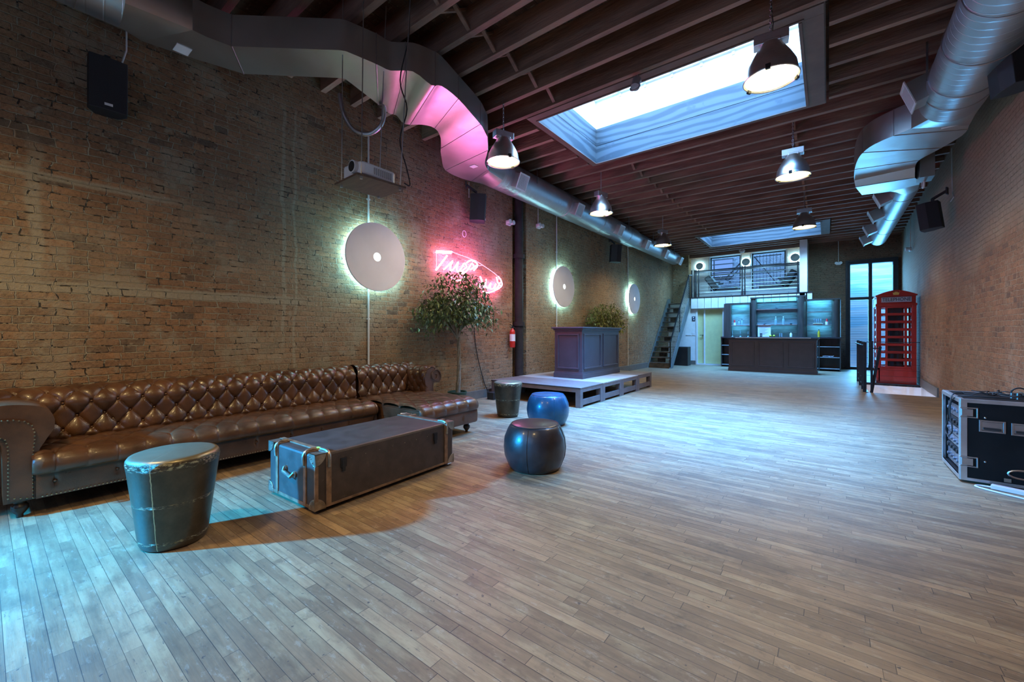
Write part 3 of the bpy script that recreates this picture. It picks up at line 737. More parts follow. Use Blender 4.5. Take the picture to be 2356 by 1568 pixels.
# ------------------------------------------------------------------ ducts
def lerp(a, b, f): return a + (b - a) * f
def rect_duct(t, st, name='rectangular_duct', fl=5):
    """stations: (left xy, right xy, zbottom, ztop)"""
    mb = MB(); rings = []
    for (a, b, z0, z1) in st: rings.append([(a[0], a[1], z0), (b[0], b[1], z0), (b[0], b[1], z1), (a[0], a[1], z1)])
    for p, q in zip(rings, rings[1:]):
        for k in range(4): mb.add([p[k], p[(k + 1) % 4], q[(k + 1) % 4], q[k]], [(0, 1, 2, 3)], True)
    mb.add(rings[0], [(0, 1, 2, 3)]); mb.add(rings[-1], [(3, 2, 1, 0)])
    wob(name, mb, duct_rc, t)
    for r in rings[fl // 2:-1][::fl]:
        wob('joint_flange', MB().tube(r, .007, 6, closed=True), steel_m, t)
def smooth_st(st, n=4):
    out = []
    m = len(st)
    def cr(p0, p1, p2, p3, f): return .5 * (2 * p1 + (p2 - p0) * f + (2 * p0 - 5 * p1 + 4 * p2 - p3) * f * f + (3 * p1 - p0 - 3 * p2 + p3) * f ** 3)
    for i in range(m - 1):
        q = [st[max(0, i - 1)], st[i], st[i + 1], st[min(m - 1, i + 2)]]
        for k in range(n):
            f = k / n
            v = [cr(*[x[j] for x in q], f) for j in range(6)]
            out.append(((v[0], v[1]), (v[2], v[3]), v[4], v[5]))
    s = st[-1]; out.append(((s[0], s[1]), (s[2], s[3]), s[4], s[5])); return out
def transition(t, c, r, ring, name='round_to_square_piece', n=48):
    """circle (cx, y, cz, r) lofted to a rectangle ring of 4 corners [(x,y,z)...] order: bl, br, tr, tl"""
    cx, cy_, cz = c; mb = MB(); circ = []; sq = []
    for k in range(n):
        a = -3 * PI / 4 + 2 * PI * k / n; circ.append((cx + r * math.cos(a), cy_, cz + r * math.sin(a)))
        q = 4 * k / n; i = int(q) % 4; f = q - int(q); A = ring[i]; B = ring[(i + 1) % 4]
        sq.append(tuple(lerp(A[j], B[j], f) for j in range(3)))
    mb.add(circ + sq, [(k, (k + 1) % n, n + (k + 1) % n, n + k) for k in range(n)], True); wob(name, mb, duct_rc, t)
def round_duct(t, x, z, r, y0, y1, name='round_duct'):
    mb = MB(); mb.cyl((x, y0, z), (x, y1, z), r, 40); wob(name, mb, duct_sp, t)
    k = y0 + .6
    while k < y1:
        wob('joint_band', MB().tube([(x + r * 1.01 * math.cos(a), k, z + r * 1.01 * math.sin(a)) for a in [2 * PI * q / 40 for q in range(40)]], .005, 6, closed=True), steel_m, t); k += 1.83
    k = y0 + 1.0
    while k < y1:
        for s_ in (-1, 1): wob('hanger_strap', MB().bar((x + s_ * r * 1.02, k, z), (x + s_ * r * 1.02, k, 4.72), .02, .004), steel_m, t)
        k += 2.4
def vent(t, p, d, sz=.30):
    """boxed grille facing direction d (unit xz), neck back into the duct"""
    px, py, pz = p; a = math.atan2(d[1], d[0]); u = Vector((0, 1, 0)); v = Vector((-math.sin(a), 0, math.cos(a))); dn = Vector((math.cos(a), 0, math.sin(a)))
    P = Vector(p); h = sz / 2
    def q(c, s_): return [c - u * s_ - v * s_, c + u * s_ - v * s_, c + u * s_ + v * s_, c - u * s_ + v * s_]
    mb = MB(); mb.hexa(q(P - dn * .22, h * .85), q(P, h * .85)); o = wob('vent', mb, duct_rc, t)
    mb = MB()
    for s0, s1 in ((-h, -h * .82), (h * .82, h)):
        c = P + dn * .006
        for (ua, ub, va, vb) in ((s0, s1, -h * .82, h * .82), (-h, h, s0, s1)):
            mb.hexa([c + u * ua + v * va, c + u * ub + v * va, c + u * ub + v * vb, c + u * ua + v * vb], [c + dn * .012 + u * ua + v * va, c + dn * .012 + u * ub + v * va, c + dn * .012 + u * ub + v * vb, c + dn * .012 + u * ua + v * vb])
    for k in range(11):
        s_ = -h * .8 + k * h * .16; c = P + dn * .004; mb.bar(c + u * s_ - v * h * .85, c + u * s_ + v * h * .85, .012, .01, up=tuple(dn))
    mb.v = [tuple(Vector(x) - t.location) for x in mb.v]; ob('grille', mb, projw, o)

t = thing('air_duct', 'galvanised duct along the party wall, jogging out near the projector', 'duct', (-4.9, 0, 4.3))
LX, LZ, LR = -4.93, 4.30, .285
round_duct(t, LX, LZ, LR, -1.95, .75)
zb_, zt_ = 4.10, 4.41
NF = 6
st = smooth_st([(-5.22, .95, -4.66, 1.20, zb_, zt_), (-5.12, 1.45, -4.66, 1.42, zb_, zt_)], 2)[:-1] + \
     [((-5.01, 1.74), (-4.62, 1.50), zb_, zt_), ((-4.27, 2.40), (-3.84, 2.17), zb_, zt_)] + \
     smooth_st([(-4.22, 2.46, -3.80, 2.22, zb_, zt_), (-4.37, 2.98, -3.73, 2.52, zb_, zt_ + .01), (-4.44, 3.18, -3.70, 2.68, zb_, zt_), (-4.44, 3.30, -3.55, 2.85, zb_ + .02, zt_ + .02), (-4.42, 3.42, -3.49, 3.06, zb_ - .05, zt_ + .03), (-4.36, 3.66, -3.50, 3.22, zb_ + .02, zt_ + .05), (-4.33, 3.86, -3.56, 3.55, zb_ + .04, zt_ + .02), (-4.42, 4.05, -3.64, 3.92, zb_, zt_), (-4.76, 4.36, -3.72, 4.16, zb_, zt_)], 3) + \
     smooth_st([(-4.95, 4.56, -3.86, 4.43, zb_, zt_), (-5.23, 4.90, -4.14, 4.76, zb_, zt_), (-5.27, 5.32, -4.50, 5.10, zb_, zt_), (-5.20, 5.62, -4.66, 5.40, zb_, zt_)], 3)
rect_duct(t, st)
transition(t, (LX, .75, LZ), LR, [(-5.22, .95, zb_), (-4.66, 1.20, zb_), (-4.66, 1.20, zt_), (-5.22, .95, zt_)])
transition(t, (LX, 5.85, LZ), LR, [(-5.20, 5.62, zb_), (-4.66, 5.40, zb_), (-4.66, 5.40, zt_), (-5.20, 5.62, zt_)])
round_duct(t, LX, LZ, LR, 5.85, 12.6)
mb = MB(); mb.cyl((LX, 12.6, LZ), (LX, 12.9, LZ), LR, 32, LR * .85); wob('reducer', mb, duct_sp, t)
round_duct(t, LX, LZ, LR * .85, 12.9, 17.2)
for y in (6.25, 8.5, 10.9, 13.2, 15.2, 17.0):
    rr = LR if y < 12.7 else LR * .85
    vent(t, (LX + .36 * (rr / LR), y, LZ - .16), (.92, -.39), .30)
mb = MB(); mb.box((-5.13, 1.16, zb_ - .006), (-4.98, 1.28, zb_)); wob('paper_tag', mb, paper_m, t)
mb = MB(); mb.box((-4.78, 5.02, zb_ - .006), (-4.66, 5.12, zb_)); wob('paper_tag', mb, paper_m, t)
# flexible conduit sagging under the duct
o = ob('flexible_conduit', MB().tube(cs([(-4.62, 2.62, 4.15), (-4.60, 2.66, 3.92), (-4.52, 2.74, 3.74), (-4.36, 2.84, 3.68), (-4.22, 2.92, 3.78), (-4.20, 2.95, 3.98), (-4.35, 3.0, 4.08)]), .025, 10), steel_m)
tag(o, 'grey flexible conduit looping below the duct by the projector', 'conduit')

t = thing('air_duct', 'galvanised duct along the right wall, reflecting blue skylight', 'duct', (1.25, 0, 4.25))
RX, RZ_, RR = 1.24, 4.26, .31
round_duct(t, RX, RZ_, RR, 1.0, 7.45)
for yy in (6.05, 6.75):
    mb = MB(); mb.tube([(RX + (RR + .004) * math.cos(a), yy, RZ_ + (RR + .004) * math.sin(a)) for a in [2 * PI * q / 40 for q in range(40)]], .008, 6, closed=True); wob('joint_band', mb, steel_m, t)
z0, z1 = 4.08, 4.45
st = smooth_st([(.90, 7.75, 1.50, 8.10, z0, z1), (.55, 8.05, 1.50, 8.45, z0, z1), (.40, 8.45, 1.30, 8.95, z0, z1), (.36, 9.1, 1.16, 9.25, z0, z1), (.38, 9.75, 1.16, 9.6, z0, z1)], 4) + \
     [((.40, 9.78), (1.18, 9.8), z0 - .12, z1), ((.52, 10.4), (1.28, 10.1), z0 - .12, z1), ((.98, 10.95), (1.36, 10.75), z0, z1)]
rect_duct(t, st)
transition(t, (RX, 7.45, RZ_), RR, [(.90, 7.75, z0), (1.50, 8.10, z0), (1.50, 8.10, z1), (.90, 7.75, z1)])
RX2, RZ2, RR2 = 1.25, 4.27, .215
transition(t, (RX2, 11.25, RZ2), RR2, [(.98, 10.95, z0), (1.36, 10.75, z0), (1.36, 10.75, z1), (.98, 10.95, z1)])
round_duct(t, RX2, RZ2, RR2, 11.25, 17.3)
vent(t, (.80, 7.05, 4.22), (-.94, -.34), .32)
for y in (11.9, 13.5, 15.3, 16.9): vent(t, (.85, y, 4.16), (-.92, -.39), .30)
mb = MB(); mb.box((1.22, 9.62, 3.90), (1.40, 9.95, 4.30)); wob('damper_box', mb, duct_rc, t)
mb = MB(); mb.tube([(1.31, 10.0 + .08 * math.cos(a), 3.92 + .10 * math.sin(a)) for a in [2 * PI * k / 16 for k in range(16)]], .018, 8, closed=True); wob('pull_handle', mb, projw, t)
mb = MB(); mb.box((1.22, 7.95, z0 - .008), (1.40, 7.99, z0)); mb.box((1.12, 10.7, z0 - .008), (1.3, 10.74, z0)); wob('paper_tag', mb, paper_m, t)

# ------------------------------------------------------------------ pendant lamps
def pendant():
    t = thing('pendant_lamp', 'x', 'pendant lamp')
    prof = [(.235, 0), (.228, .012), (.222, .05), (.212, .115), (.196, .15), (.165, .21), (.125, .275), (.10, .315), (.09, .335)]
    mb = MB(); mb.lathe(prof + [(.001, .335)], seg=40); mb.tube([(.235 * math.cos(a), .235 * math.sin(a), 0) for a in [2 * PI * k / 40 for k in range(40)]], .006, 6, closed=True)
    sh = ob('lamp_shade', mb, alu_m, t)
    mb = MB(); mb.lathe([(.224, .012), (.214, .05), (.202, .11), (.18, .16), (.13, .24), (.001, .27)], seg=32); ob('reflector', mb, refl_m, t)
    for sx in (-.085, .085):
        mb = MB(); mb.lathe([(.001, .02), (.03, .03), (.045, .06), (.042, .10), (.022, .16), (.018, .22)], (sx, 0, 0), 14); ob('bulb', mb, bulb_m, t)
    mb = MB(); mb.lathe([(.001, .006), (.226, .008)], seg=32); ob('lens', mb, glass('lamp_glass_cover', (1, .97, .9), .05, .15), t)
    for k in range(3):
        a = k * 2 * PI / 3 + .4; mb = MB(); mb.box((-.012, -.02, -.015), (.012, .02, .03))
        mb.v = [tuple(Rz(a) @ Vector(p) + Vector((.235 * math.cos(a), .235 * math.sin(a), 0))) for p in mb.v]
        ob('lens_clip', mb, dkmetal, sh)
    mb = MB(); mb.box((-.145, -.06, .335), (.145, .06, .435)); mb.box((-.06, -.075, .325), (.08, .075, .36)); ob('ballast_housing', mb, alu_m, t, bevel=.006)
    mb = MB(); z = .415; k = 0
    mb.tube([(0, 0, .415), (0, 0, .44)], .006, 6)
    while z < 1.09:
        r = Rz(PI / 2 * (k % 2)); mb.tube([tuple(r @ Vector((.011 * math.cos(a), 0, .021 * math.sin(a))) + Vector((0, 0, z + .03))) for a in [2 * PI * q / 8 for q in range(8)]], .0035, 5, closed=True); z += .031; k += 1
    ob('chain', mb, steel_m, t)
    mb = MB(); mb.tube([(.01, .01, .41), (.02, .012, .55), (.005, .015, .7), (.012, .01, .86), (.005, .01, 1.13)], .004, 6); ob('cord', mb, rubber_m, t)
    return t
pl = pendant(); PLZ = 3.765
P0 = [(-3.72, 4.62, 'polished dome pendant lamp hanging beside the pink-lit duct'), (-3.72, 7.84, 'dome pendant lamp hung over the panelled cabinet on the stage'), (-3.70, 11.78, 'small-looking dome pendant lamp nearest the stairs, along the party wall duct'),
      (-.44, 4.70, 'big brown-shadowed pendant lamp hanging across the large skylight'), (-.44, 7.84, 'blue-reflecting pendant lamp between the two skylights'), (-.44, 11.78, 'dim-shaded pendant lamp hanging across the small far skylight')]
for i, (x, y, lb) in enumerate(P0):
    o = pl if i == 0 else dup(pl, (x, y, PLZ)); o.location = (x, y, PLZ); o['label'] = lb; o['group'] = 'dome pendant lamps on chains'
    o.rotation_euler = (0, 0, [1.2, 1.3, 1.2, .12, .05, .05][i])
LAMPC = (1.0, .72, .33)
def lamp_light(x, y, z, e, ang=150, blend=.6, r=.10, c=LAMPC):
    l = bpy.data.lights.new('pendant_glow', 'SPOT'); l.energy = e; l.color = c; l.spot_size = math.radians(ang); l.spot_blend = blend; l.shadow_soft_size = r
    o = bpy.data.objects.new('pendant_glow', l); o.location = (x, y, z); COL.objects.link(o); return o
for i, (x, y, lb) in enumerate(P0): lamp_light(x, y, PLZ - .03, 118 if i in (1, 2, 4, 5) else 135)
# two unseen pendants added behind the viewer to warm the near wall and floor
for x, y in ((-3.4, -.9), (-.44, .2)):
    o = dup(pl, (x, y, PLZ), 0.3, 'added unseen dome pendant lamp near the street %s' % ('by the party wall' if x < -2 else 'in mid room')); lamp_light(x, y, PLZ - .03, 300 if x < -2 else 170, 160, .8, .12)

# projector on its hung shelf
t = thing('hanging_shelf', 'square plywood shelf hung on four steel cables with a projector on top', 'shelf', (-3.75, 2.45, 2.80))
BZ = 2.80
mb = MB(); mb.hexa([(-3.98, 2.20, BZ), (-3.53, 2.18, BZ), (-3.48, 2.71, BZ), (-3.95, 2.73, BZ)][::-1], [(-3.98, 2.20, BZ + .02), (-3.53, 2.18, BZ + .02), (-3.48, 2.71, BZ + .02), (-3.95, 2.73, BZ + .02)][::-1]); wob('shelf_board', mb, wood_shelf, t)
for (a, b) in (((-3.93, 2.25), (-3.85, 2.22)), ((-3.56, 2.24), (-3.58, 2.28)), ((-3.52, 2.66), (-3.32, 2.64)), ((-3.92, 2.68), (-3.70, 2.62))):
    mb = MB(); mb.cyl((a[0], a[1], BZ - .01), (b[0], b[1], 4.75), .0055, 6); mb.cyl((a[0], a[1], BZ - .02), (a[0], a[1], BZ + .03), .014, 8); wob('cable', mb, steel_m, t)
o = ob('power_lead', MB().tube(cs([(-3.50, 2.70, 2.86), (-3.46, 2.74, 2.84), (-3.48, 2.72, 3.0), (-3.52, 2.66, 3.3), (-3.43, 2.68, 3.6), (-3.49, 2.64, 3.9), (-3.38, 2.66, 4.3), (-3.34, 2.64, 4.7)]), .007, 6), rubber_m); tag(o, 'black lead twisting up a cable from the projector', 'cable')
t = thing('projector', 'white projector with round lens on the hung plywood shelf', 'projector', (-3.71, 2.43, BZ + .02), .03)
t.scale = (1.1, 1.1, 1.2)
def rr(w_, d_, r, n=6):
    pts = []
    for (sx, sy, a0) in ((1, 1, 0), (-1, 1, PI / 2), (-1, -1, PI), (1, -1, 3 * PI / 2)):
        for k in range(n + 1): a = a0 + PI / 2 * k / n; pts.append((sx * (w_ / 2 - r) + r * math.cos(a), sy * (d_ / 2 - r) + r * math.sin(a)))
    return pts
mb = MB(); mb.prism(rr(.30, .38, .05), 2, .015, .115); ob('body', mb, projw, t, bevel=.015)
mb = MB(); mb.cyl((.06, -.18, .07), (.06, -.225, .07), .052, 24); ob('lens_barrel', mb, projw, t)
mb = MB(); mb.cyl((.06, -.226, .07), (.06, -.229, .07), .042, 24); ob('lens', mb, black_m, t, label='dark round lens')
mb = MB()
for k in range(9): mb.box((.150, -.06 + k * .022, .035), (.153, -.05 + k * .022, .09))
ob('side_vent', mb, grey_m, t)

# spare fitting clamped to the skylight edge
t = thing('track_spotlight', 'small grey spotlight clamped to the near edge of the large skylight', 'spotlight', (-1.93, 5.10, 4.42))
mb = MB(); mb.cyl((-1.93, 5.14, 4.60), (-1.93, 5.12, 4.50), .012); mb.box((-1.98, 5.08, 4.48), (-1.88, 5.14, 4.51)); wob('bracket', mb, grey_m, t)
mb = MB(); mb.cyl((-1.93, 5.11, 4.52), (-1.93, 5.05, 4.40), .055, 20); mb.tube([(-1.93 + .06 * math.cos(a), 5.05 + .02 * math.sin(a), 4.40 + .045 * math.sin(a)) for a in [2 * PI * k / 20 for k in range(20)]], .010, 6, closed=True); wob('lamp_head', mb, grey_m, t)

# ------------------------------------------------------------------ wall fittings
def sconce():
    t = thing('disc_sconce', 'x', 'wall lamp')
    pts = [(.51, 0), (.515, .01), (.51, .022)]
    mb = MB(); n = 64; R0, R1 = .066, .51
    def ring(r, x): return [(x, r * math.cos(2 * PI * k / n), r * math.sin(2 * PI * k / n)) for k in range(n)]
    rs_ = [ring(R0, .10), ring(R1, .10), ring(R1 + .003, .112), ring(R1, .125), ring(R0, .125)]
    vs = [p for q in rs_ for p in q]; fs = []
    for i in range(5):
        j = (i + 1) % 5
        for k in range(n): fs.append((i * n + k, i * n + (k + 1) % n, j * n + (k + 1) % n, j * n + k))
    mb.add(vs, fs); ob('disc', mb, disc_m, t)
    mb = MB(); mb.cyl((.09, 0, 0), (.118, 0, 0), .066, 32); ob('centre_light', mb, hub_m, t, label='bright round centre')
    mb = MB(); mb.tube([(.06, (.42) * math.cos(a), .42 * math.sin(a)) for a in [2 * PI * k / 40 for k in range(40)]], .012, 8, closed=True); ob('backlight', mb, ring_m, t)
    mb = MB(); mb.cyl((0, 0, 0), (.09, 0, 0), .10, 24); ob('wall_mount', mb, conduit_m, t)
    return t
sc = sconce(); sc.location = (XL, 3.65, 2.44); sc['label'] = 'large white disc lamp glowing on the brick above the sofa'; sc['group'] = 'white disc lamps on the party wall'
dup(sc, (XL2, 8.98, 2.46), None, 'white disc lamp glowing on the brick above the panelled cabinet'); dup(sc, (XL2, 13.72, 2.46), None, 'white disc lamp on the brick nearest the stairs')
for i, (x, y, lb) in enumerate(((XL, 3.57, 'white conduit running up the brick behind the sofa'), (XL2, 8.78, 'white conduit running up the brick behind the panelled cabinet'), (XL2, 13.38, 'white conduit on the brick nearest the stairs'))):
    mb = MB(); mb.cyl((x + .018, y, .16), (x + .018, y, 4.25), .014, 8)
    for z in (.6, 1.5, 3.3): mb.box((x, y - .025, z), (x + .025, y + .025, z + .02))
    o = ob('wall_conduit', mb, conduit_m); tag(o, lb, 'conduit', 'white conduits feeding the disc lamps')

def speaker(label, loc, yaw, tilt=0, w_=.27, d_=.26, h_=.46, badge=True, bracket=None, group='black wall speakers'):
    t = thing('wall_speaker', label, 'speaker', loc, yaw, group)
    mb = MB(); hw = w_ / 2
    poly = [(0.0, -hw * .6), (d_ * .55, -hw), (d_, -hw * .96), (d_ * 1.06, 0), (d_, hw * .96), (d_ * .55, hw), (0.0, hw * .6)]
    mb.prism(poly, 2, -h_ / 2, h_ / 2); R = Matrix.Rotation(tilt, 3, 'Y'); mb.v = [tuple(R @ Vector(p)) for p in mb.v]; ob('cabinet', mb, speaker_m, t, bevel=.006)
    if badge:
        mb = MB(); mb.box((d_ * 1.045, -.028, -h_ * .42), (d_ * 1.075, .028, -h_ * .40 + .012)); mb.v = [tuple(R @ Vector(p)) for p in mb.v]; ob('badge', mb, projw, t, label='small pale badge')
    b = bracket or (-.10, 0, .10)
    mb = MB(); mb.bar((d_ * .4, 0, h_ / 2), (d_ * .4, 0, h_ / 2 + .06), .04, .04); mb.bar((d_ * .4, 0, h_ / 2 + .05), (b[0], b[1], h_ / 2 + b[2]), .035, .035); mb.box((b[0] - .02, b[1] - .05, h_ / 2 + b[2] - .06), (b[0], b[1] + .05, h_ / 2 + b[2] + .06)); ob('bracket', mb, dkmetal, t)
    return t
speaker('large black speaker high on the brick over the sofa arm', (XL + .05, .735, 3.60), -.06, .03, .27, .19, .48, bracket=(-.05, -.03, .05))
speaker('black speaker on the brick over the pink neon', (XL + .14, 5.66, 3.66), .72, .06, .27, .28, .50, bracket=(-.06, -.16, .12))
speaker('black speaker on the brick beyond the second disc lamp', (XL2 + .16, 11.65, 3.70), .72, .06, .28, .30, .52, bracket=(-.06, -.16, .12))
speaker('black speaker on the right brick wall above the phone booth', (1.60, 10.45, 3.42), PI - .35, .12, .30, .28, .48, badge=False, bracket=(-.08, .1, .12))
speaker('dark blue speaker at the edge of the right brick wall, cable looped under it', (1.62, 6.30, 3.98), PI + .3, .1, .34, .28, .5, badge=False)
mb = MB()
for k in range(4):
    c = (1.66, 6.55 + k * .02, 3.62); r = .16 + .02 * k
    mb.tube([(c[0] + .01 * k, c[1] + r * .7 * math.cos(a), c[2] + r * math.sin(a)) for a in [2 * PI * q / 24 for q in range(24)]], .008, 6, closed=True)
o = ob('cable_coil', mb, rubber_m); tag(o, 'coiled black cable hanging under the speaker at the edge of the right wall', 'cable')
# thin white leads down to the speakers
for i, (pts, lb) in enumerate(((((XL + .02, .86, 3.83), (XL + .02, .85, 3.95), (XL + .02, .88, 4.08), (XL + .02, .88, 4.3)), 'thin white lead dropping to the speaker over the sofa arm'),
                             (((XL + .02, 5.75, 3.9), (XL + .02, 5.75, 4.2)), 'thin white lead dropping to the speaker over the neon'),
                             (((1.72, 10.5, 3.62), (1.745, 10.4, 3.68), (1.75, 10.55, 3.8), (1.75, 10.6, 4.6)), 'thin white lead down the right wall by the speaker'))):
    o = ob('speaker_lead', MB().tube(pts, .007, 6), conduit_m); tag(o, lb, 'cable')

def emergency(loc, rz, label, pipe=None):
    t = thing('emergency_light', label, 'emergency light', loc, rz, 'twin head emergency lights')
    mb = MB(); mb.box((0, -.07, -.05), (.05, .07, .05)); ob('housing', mb, projw, t, bevel=.01)
    for s_ in (-1, 1):
        mb = MB(); mb.lathe([(.001, -.05), (.03, -.045), (.045, .0), (.05, .045), (.001, .05)], seg=16)
        R = Matrix.Rotation(s_ * .7, 3, 'X') @ Matrix.Rotation(PI / 2, 3, 'Y'); mb.v = [tuple(R @ Vector(p) + Vector((.08, s_ * .06, .01))) for p in mb.v]; ob('lamp_head', mb, projw, t)
    if pipe: mb = MB(); mb.cyl((.02, 0, .05), (.02, 0, pipe), .009, 8); ob('feed_pipe', mb, conduit_m, t)
    return t
emergency((XL, 6.98, 3.67), 0, 'white emergency light on the brick just before the iron pipe')
emergency((XL2, 7.95, 3.78), 0, 'white emergency light on the brick just beyond the iron pipe', .6)
emergency((1.84, 15.8, 3.62), PI, 'white emergency light high on the right wall above the phone booth', .95)
emergency((.30, YB - .01, 3.80), -PI / 2, 'emergency light on the back brick beside the tall window', .85)
emergency((-2.72, 18.68, 4.56), -PI / 2, 'small emergency light on the beam over the loft windows')

# iron pipe in the recess
t = thing('soil_pipe', 'black cast iron pipe standing in the brick recess', 'pipe', (-5.44, 7.32, 0))
mb = MB(); mb.cyl((-5.45, 7.32, 0), (-5.45, 7.32, 4.89), .095, 24); wob('pipe', mb, pipe_m, t)
mb = MB()
for z in (1.45, 2.95): mb.cyl((-5.45, 7.32, z), (-5.45, 7.32, z + .09), .13, 24)
wob('collar', mb, pipe_m, t)
# fire extinguisher
t = thing('fire_extinguisher', 'red fire extinguisher hung on the brick beside the iron pipe', 'fire extinguisher', (XL + .10, 7.02, .98))
mb = MB(); mb.lathe([(.001, 0), (.055, .005), (.06, .03), (.06, .33), (.05, .37), (.022, .40), (.02, .43)], seg=24); ob('cylinder', mb, red2, t)
mb = MB(); mb.cyl((0, 0, .42), (0, 0, .46), .022, 12); mb.bar((0, 0, .47), (.02, -.11, .50), .022, .01); mb.bar((0, 0, .45), (.02, -.10, .44), .02, .01); ob('valve', mb, dkmetal, t)
mb = MB(); mb.tube([(0, .02, .44), (.02, .08, .42), (.02, .085, .3), (.02, .075, .12)], .010, 8); ob('hose', mb, rubber_m, t)
mb = MB(); mb.lathe([(.0612, .14), (.0612, .29)], seg=24); ob('label_band', mb, paper_m, t, label='white label band')
# small round plate below the speaker
o = ob('round_wall_plate', MB().tube([(XL + .02, 5.62 + .05 * math.cos(a), 3.18 + .06 * math.sin(a)) for a in [2 * PI * k / 16 for k in range(16)]], .006, 6, closed=True), conduit_m); tag(o, 'small white ring fixing on the brick under the speaker over the neon', 'wall plate')

# neon sign
t = thing('neon_sign', 'pink neon script sign glowing on the brick behind the ficus', 'neon sign', (XL + .10, 5.6, 2.5))
NX = XL + .10
def stroke(pts, r, m, nm):
    # pts in (y,z); rounded tube
    P3 = [(NX, y, z) for y, z in pts]
    if len(P3) > 3:
        out = []
        for i in range(len(P3) - 1):
            q = [P3[max(0, i - 1)], P3[i], P3[i + 1], P3[min(len(P3) - 1, i + 2)]]
            for k in range(5):
                f = k / 5; out.append(tuple(.5 * (2 * q[1][j] + (q[2][j] - q[0][j]) * f + (2 * q[0][j] - 5 * q[1][j] + 4 * q[2][j] - q[3][j]) * f * f + (3 * q[1][j] - q[0][j] - 3 * q[2][j] + q[3][j]) * f ** 3) for j in range(3)))
        out.append(P3[-1]); P3 = out
    wob(nm, MB().tube(P3, r, 8), m, t)
stroke([(4.85, 2.72), (5.22, 2.765)], .014, neon_m, 'letter_tube')
stroke([(4.84, 2.695), (5.20, 2.735)], .010, neon_m, 'letter_tube')
stroke([(5.10, 2.68), (4.96, 2.52), (4.84, 2.39)], .014, neon_m, 'letter_tube')
stroke([(5.02, 2.42), (5.12, 2.50), (5.24, 2.60), (5.18, 2.50), (5.20, 2.42), (5.30, 2.50), (5.38, 2.60), (5.34, 2.48), (5.38, 2.42), (5.46, 2.50), (5.54, 2.60), (5.60, 2.54), (5.52, 2.48), (5.48, 2.40), (5.62, 2.48), (5.74, 2.62), (5.80, 2.56), (5.70, 2.50), (5.86, 2.60)], .012, neon_m, 'letter_tube')
stroke([(5.60, 2.62), (5.72, 2.68), (5.86, 2.66), (5.90, 2.60), (5.80, 2.50)], .013, neon_m, 'letter_tube')
stroke([(5.20, 2.30), (5.34, 2.26), (5.50, 2.30), (5.58, 2.42)], .010, neon_m, 'letter_tube')
stroke([(5.98, 2.40), (6.04, 2.30), (5.96, 2.24), (6.02, 2.18), (6.12, 2.24), (6.16, 2.36), (6.14, 2.24), (6.22, 2.20), (6.30, 2.30), (6.28, 2.20), (6.38, 2.20), (6.46, 2.30), (6.42, 2.18), (6.52, 2.24), (6.60, 2.34)], .013, neon_m, 'letter_tube')
stroke([(6.06, 2.12), (6.2, 2.10), (6.36, 2.14), (6.56, 2.22), (6.66, 2.30), (6.62, 2.40), (6.54, 2.46)], .011, neon_m, 'letter_tube')
stroke([(6.48, 2.44), (6.52, 2.34), (6.60, 2.28)], .012, neon_m, 'letter_tube')
stroke([(4.85, 2.70), (4.85, 2.42)], .005, neon_thin, 'outline_tube')
stroke([(5.22, 2.765), (5.88, 2.69)], .006, neon_thin, 'outline_tube')
stroke([(5.90, 2.68), (6.1, 2.62), (6.4, 2.52), (6.58, 2.44)], .006, neon_thin, 'outline_tube')
mb = MB()
for (y, z) in ((4.86, 2.7), (5.2, 2.76), (5.86, 2.68), (6.05, 2.63), (6.58, 2.42), (5.5, 2.45), (6.2, 2.2)): mb.cyl((XL, y, z), (NX, y, z), .006, 6)
wob('standoff', mb, conduit_m, t)
l = bpy.data.lights.new('neon_glow', 'POINT'); l.energy = 34; l.color = (1, .20, .80); l.shadow_soft_size = .3
o = bpy.data.objects.new('neon_glow', l); o.location = (XL + .42, 5.6, 2.75); COL.objects.link(o)

# ------------------------------------------------------------------ chesterfield
def tuft(u, s, pu, ps):
    a = u / pu + s / ps; b = u / pu - s / ps
    A = abs(math.sin(PI * a)); B = abs(math.sin(PI * b))
    return (A * B) ** .30 - .75 * math.exp(-((A * A + B * B) / .045))
def resample(pts, n):
    P = [Vector(p) for p in pts]; out = []
    sm_ = []
    for i in range(len(P) - 1):
        q = [P[max(0, i - 1)], P[i], P[i + 1], P[min(len(P) - 1, i + 2)]]
        for k in range(12):
            f = k / 12; sm_.append(.5 * (2 * q[1] + (q[2] - q[0]) * f + (2 * q[0] - 5 * q[1] + 4 * q[2] - q[3]) * f * f + (3 * q[1] - q[0] - 3 * q[2] + q[3]) * f ** 3))
    sm_.append(P[-1]); d = [0]
    for a, b in zip(sm_, sm_[1:]): d.append(d[-1] + (b - a).length)
    Lt = d[-1]; j = 0
    for i in range(n):
        s_ = Lt * i / (n - 1)
        while j < len(d) - 2 and d[j + 1] < s_: j += 1
        f = (s_ - d[j]) / max(1e-9, d[j + 1] - d[j]); out.append(sm_[j].lerp(sm_[j + 1], min(1, f)))
    return out, Lt
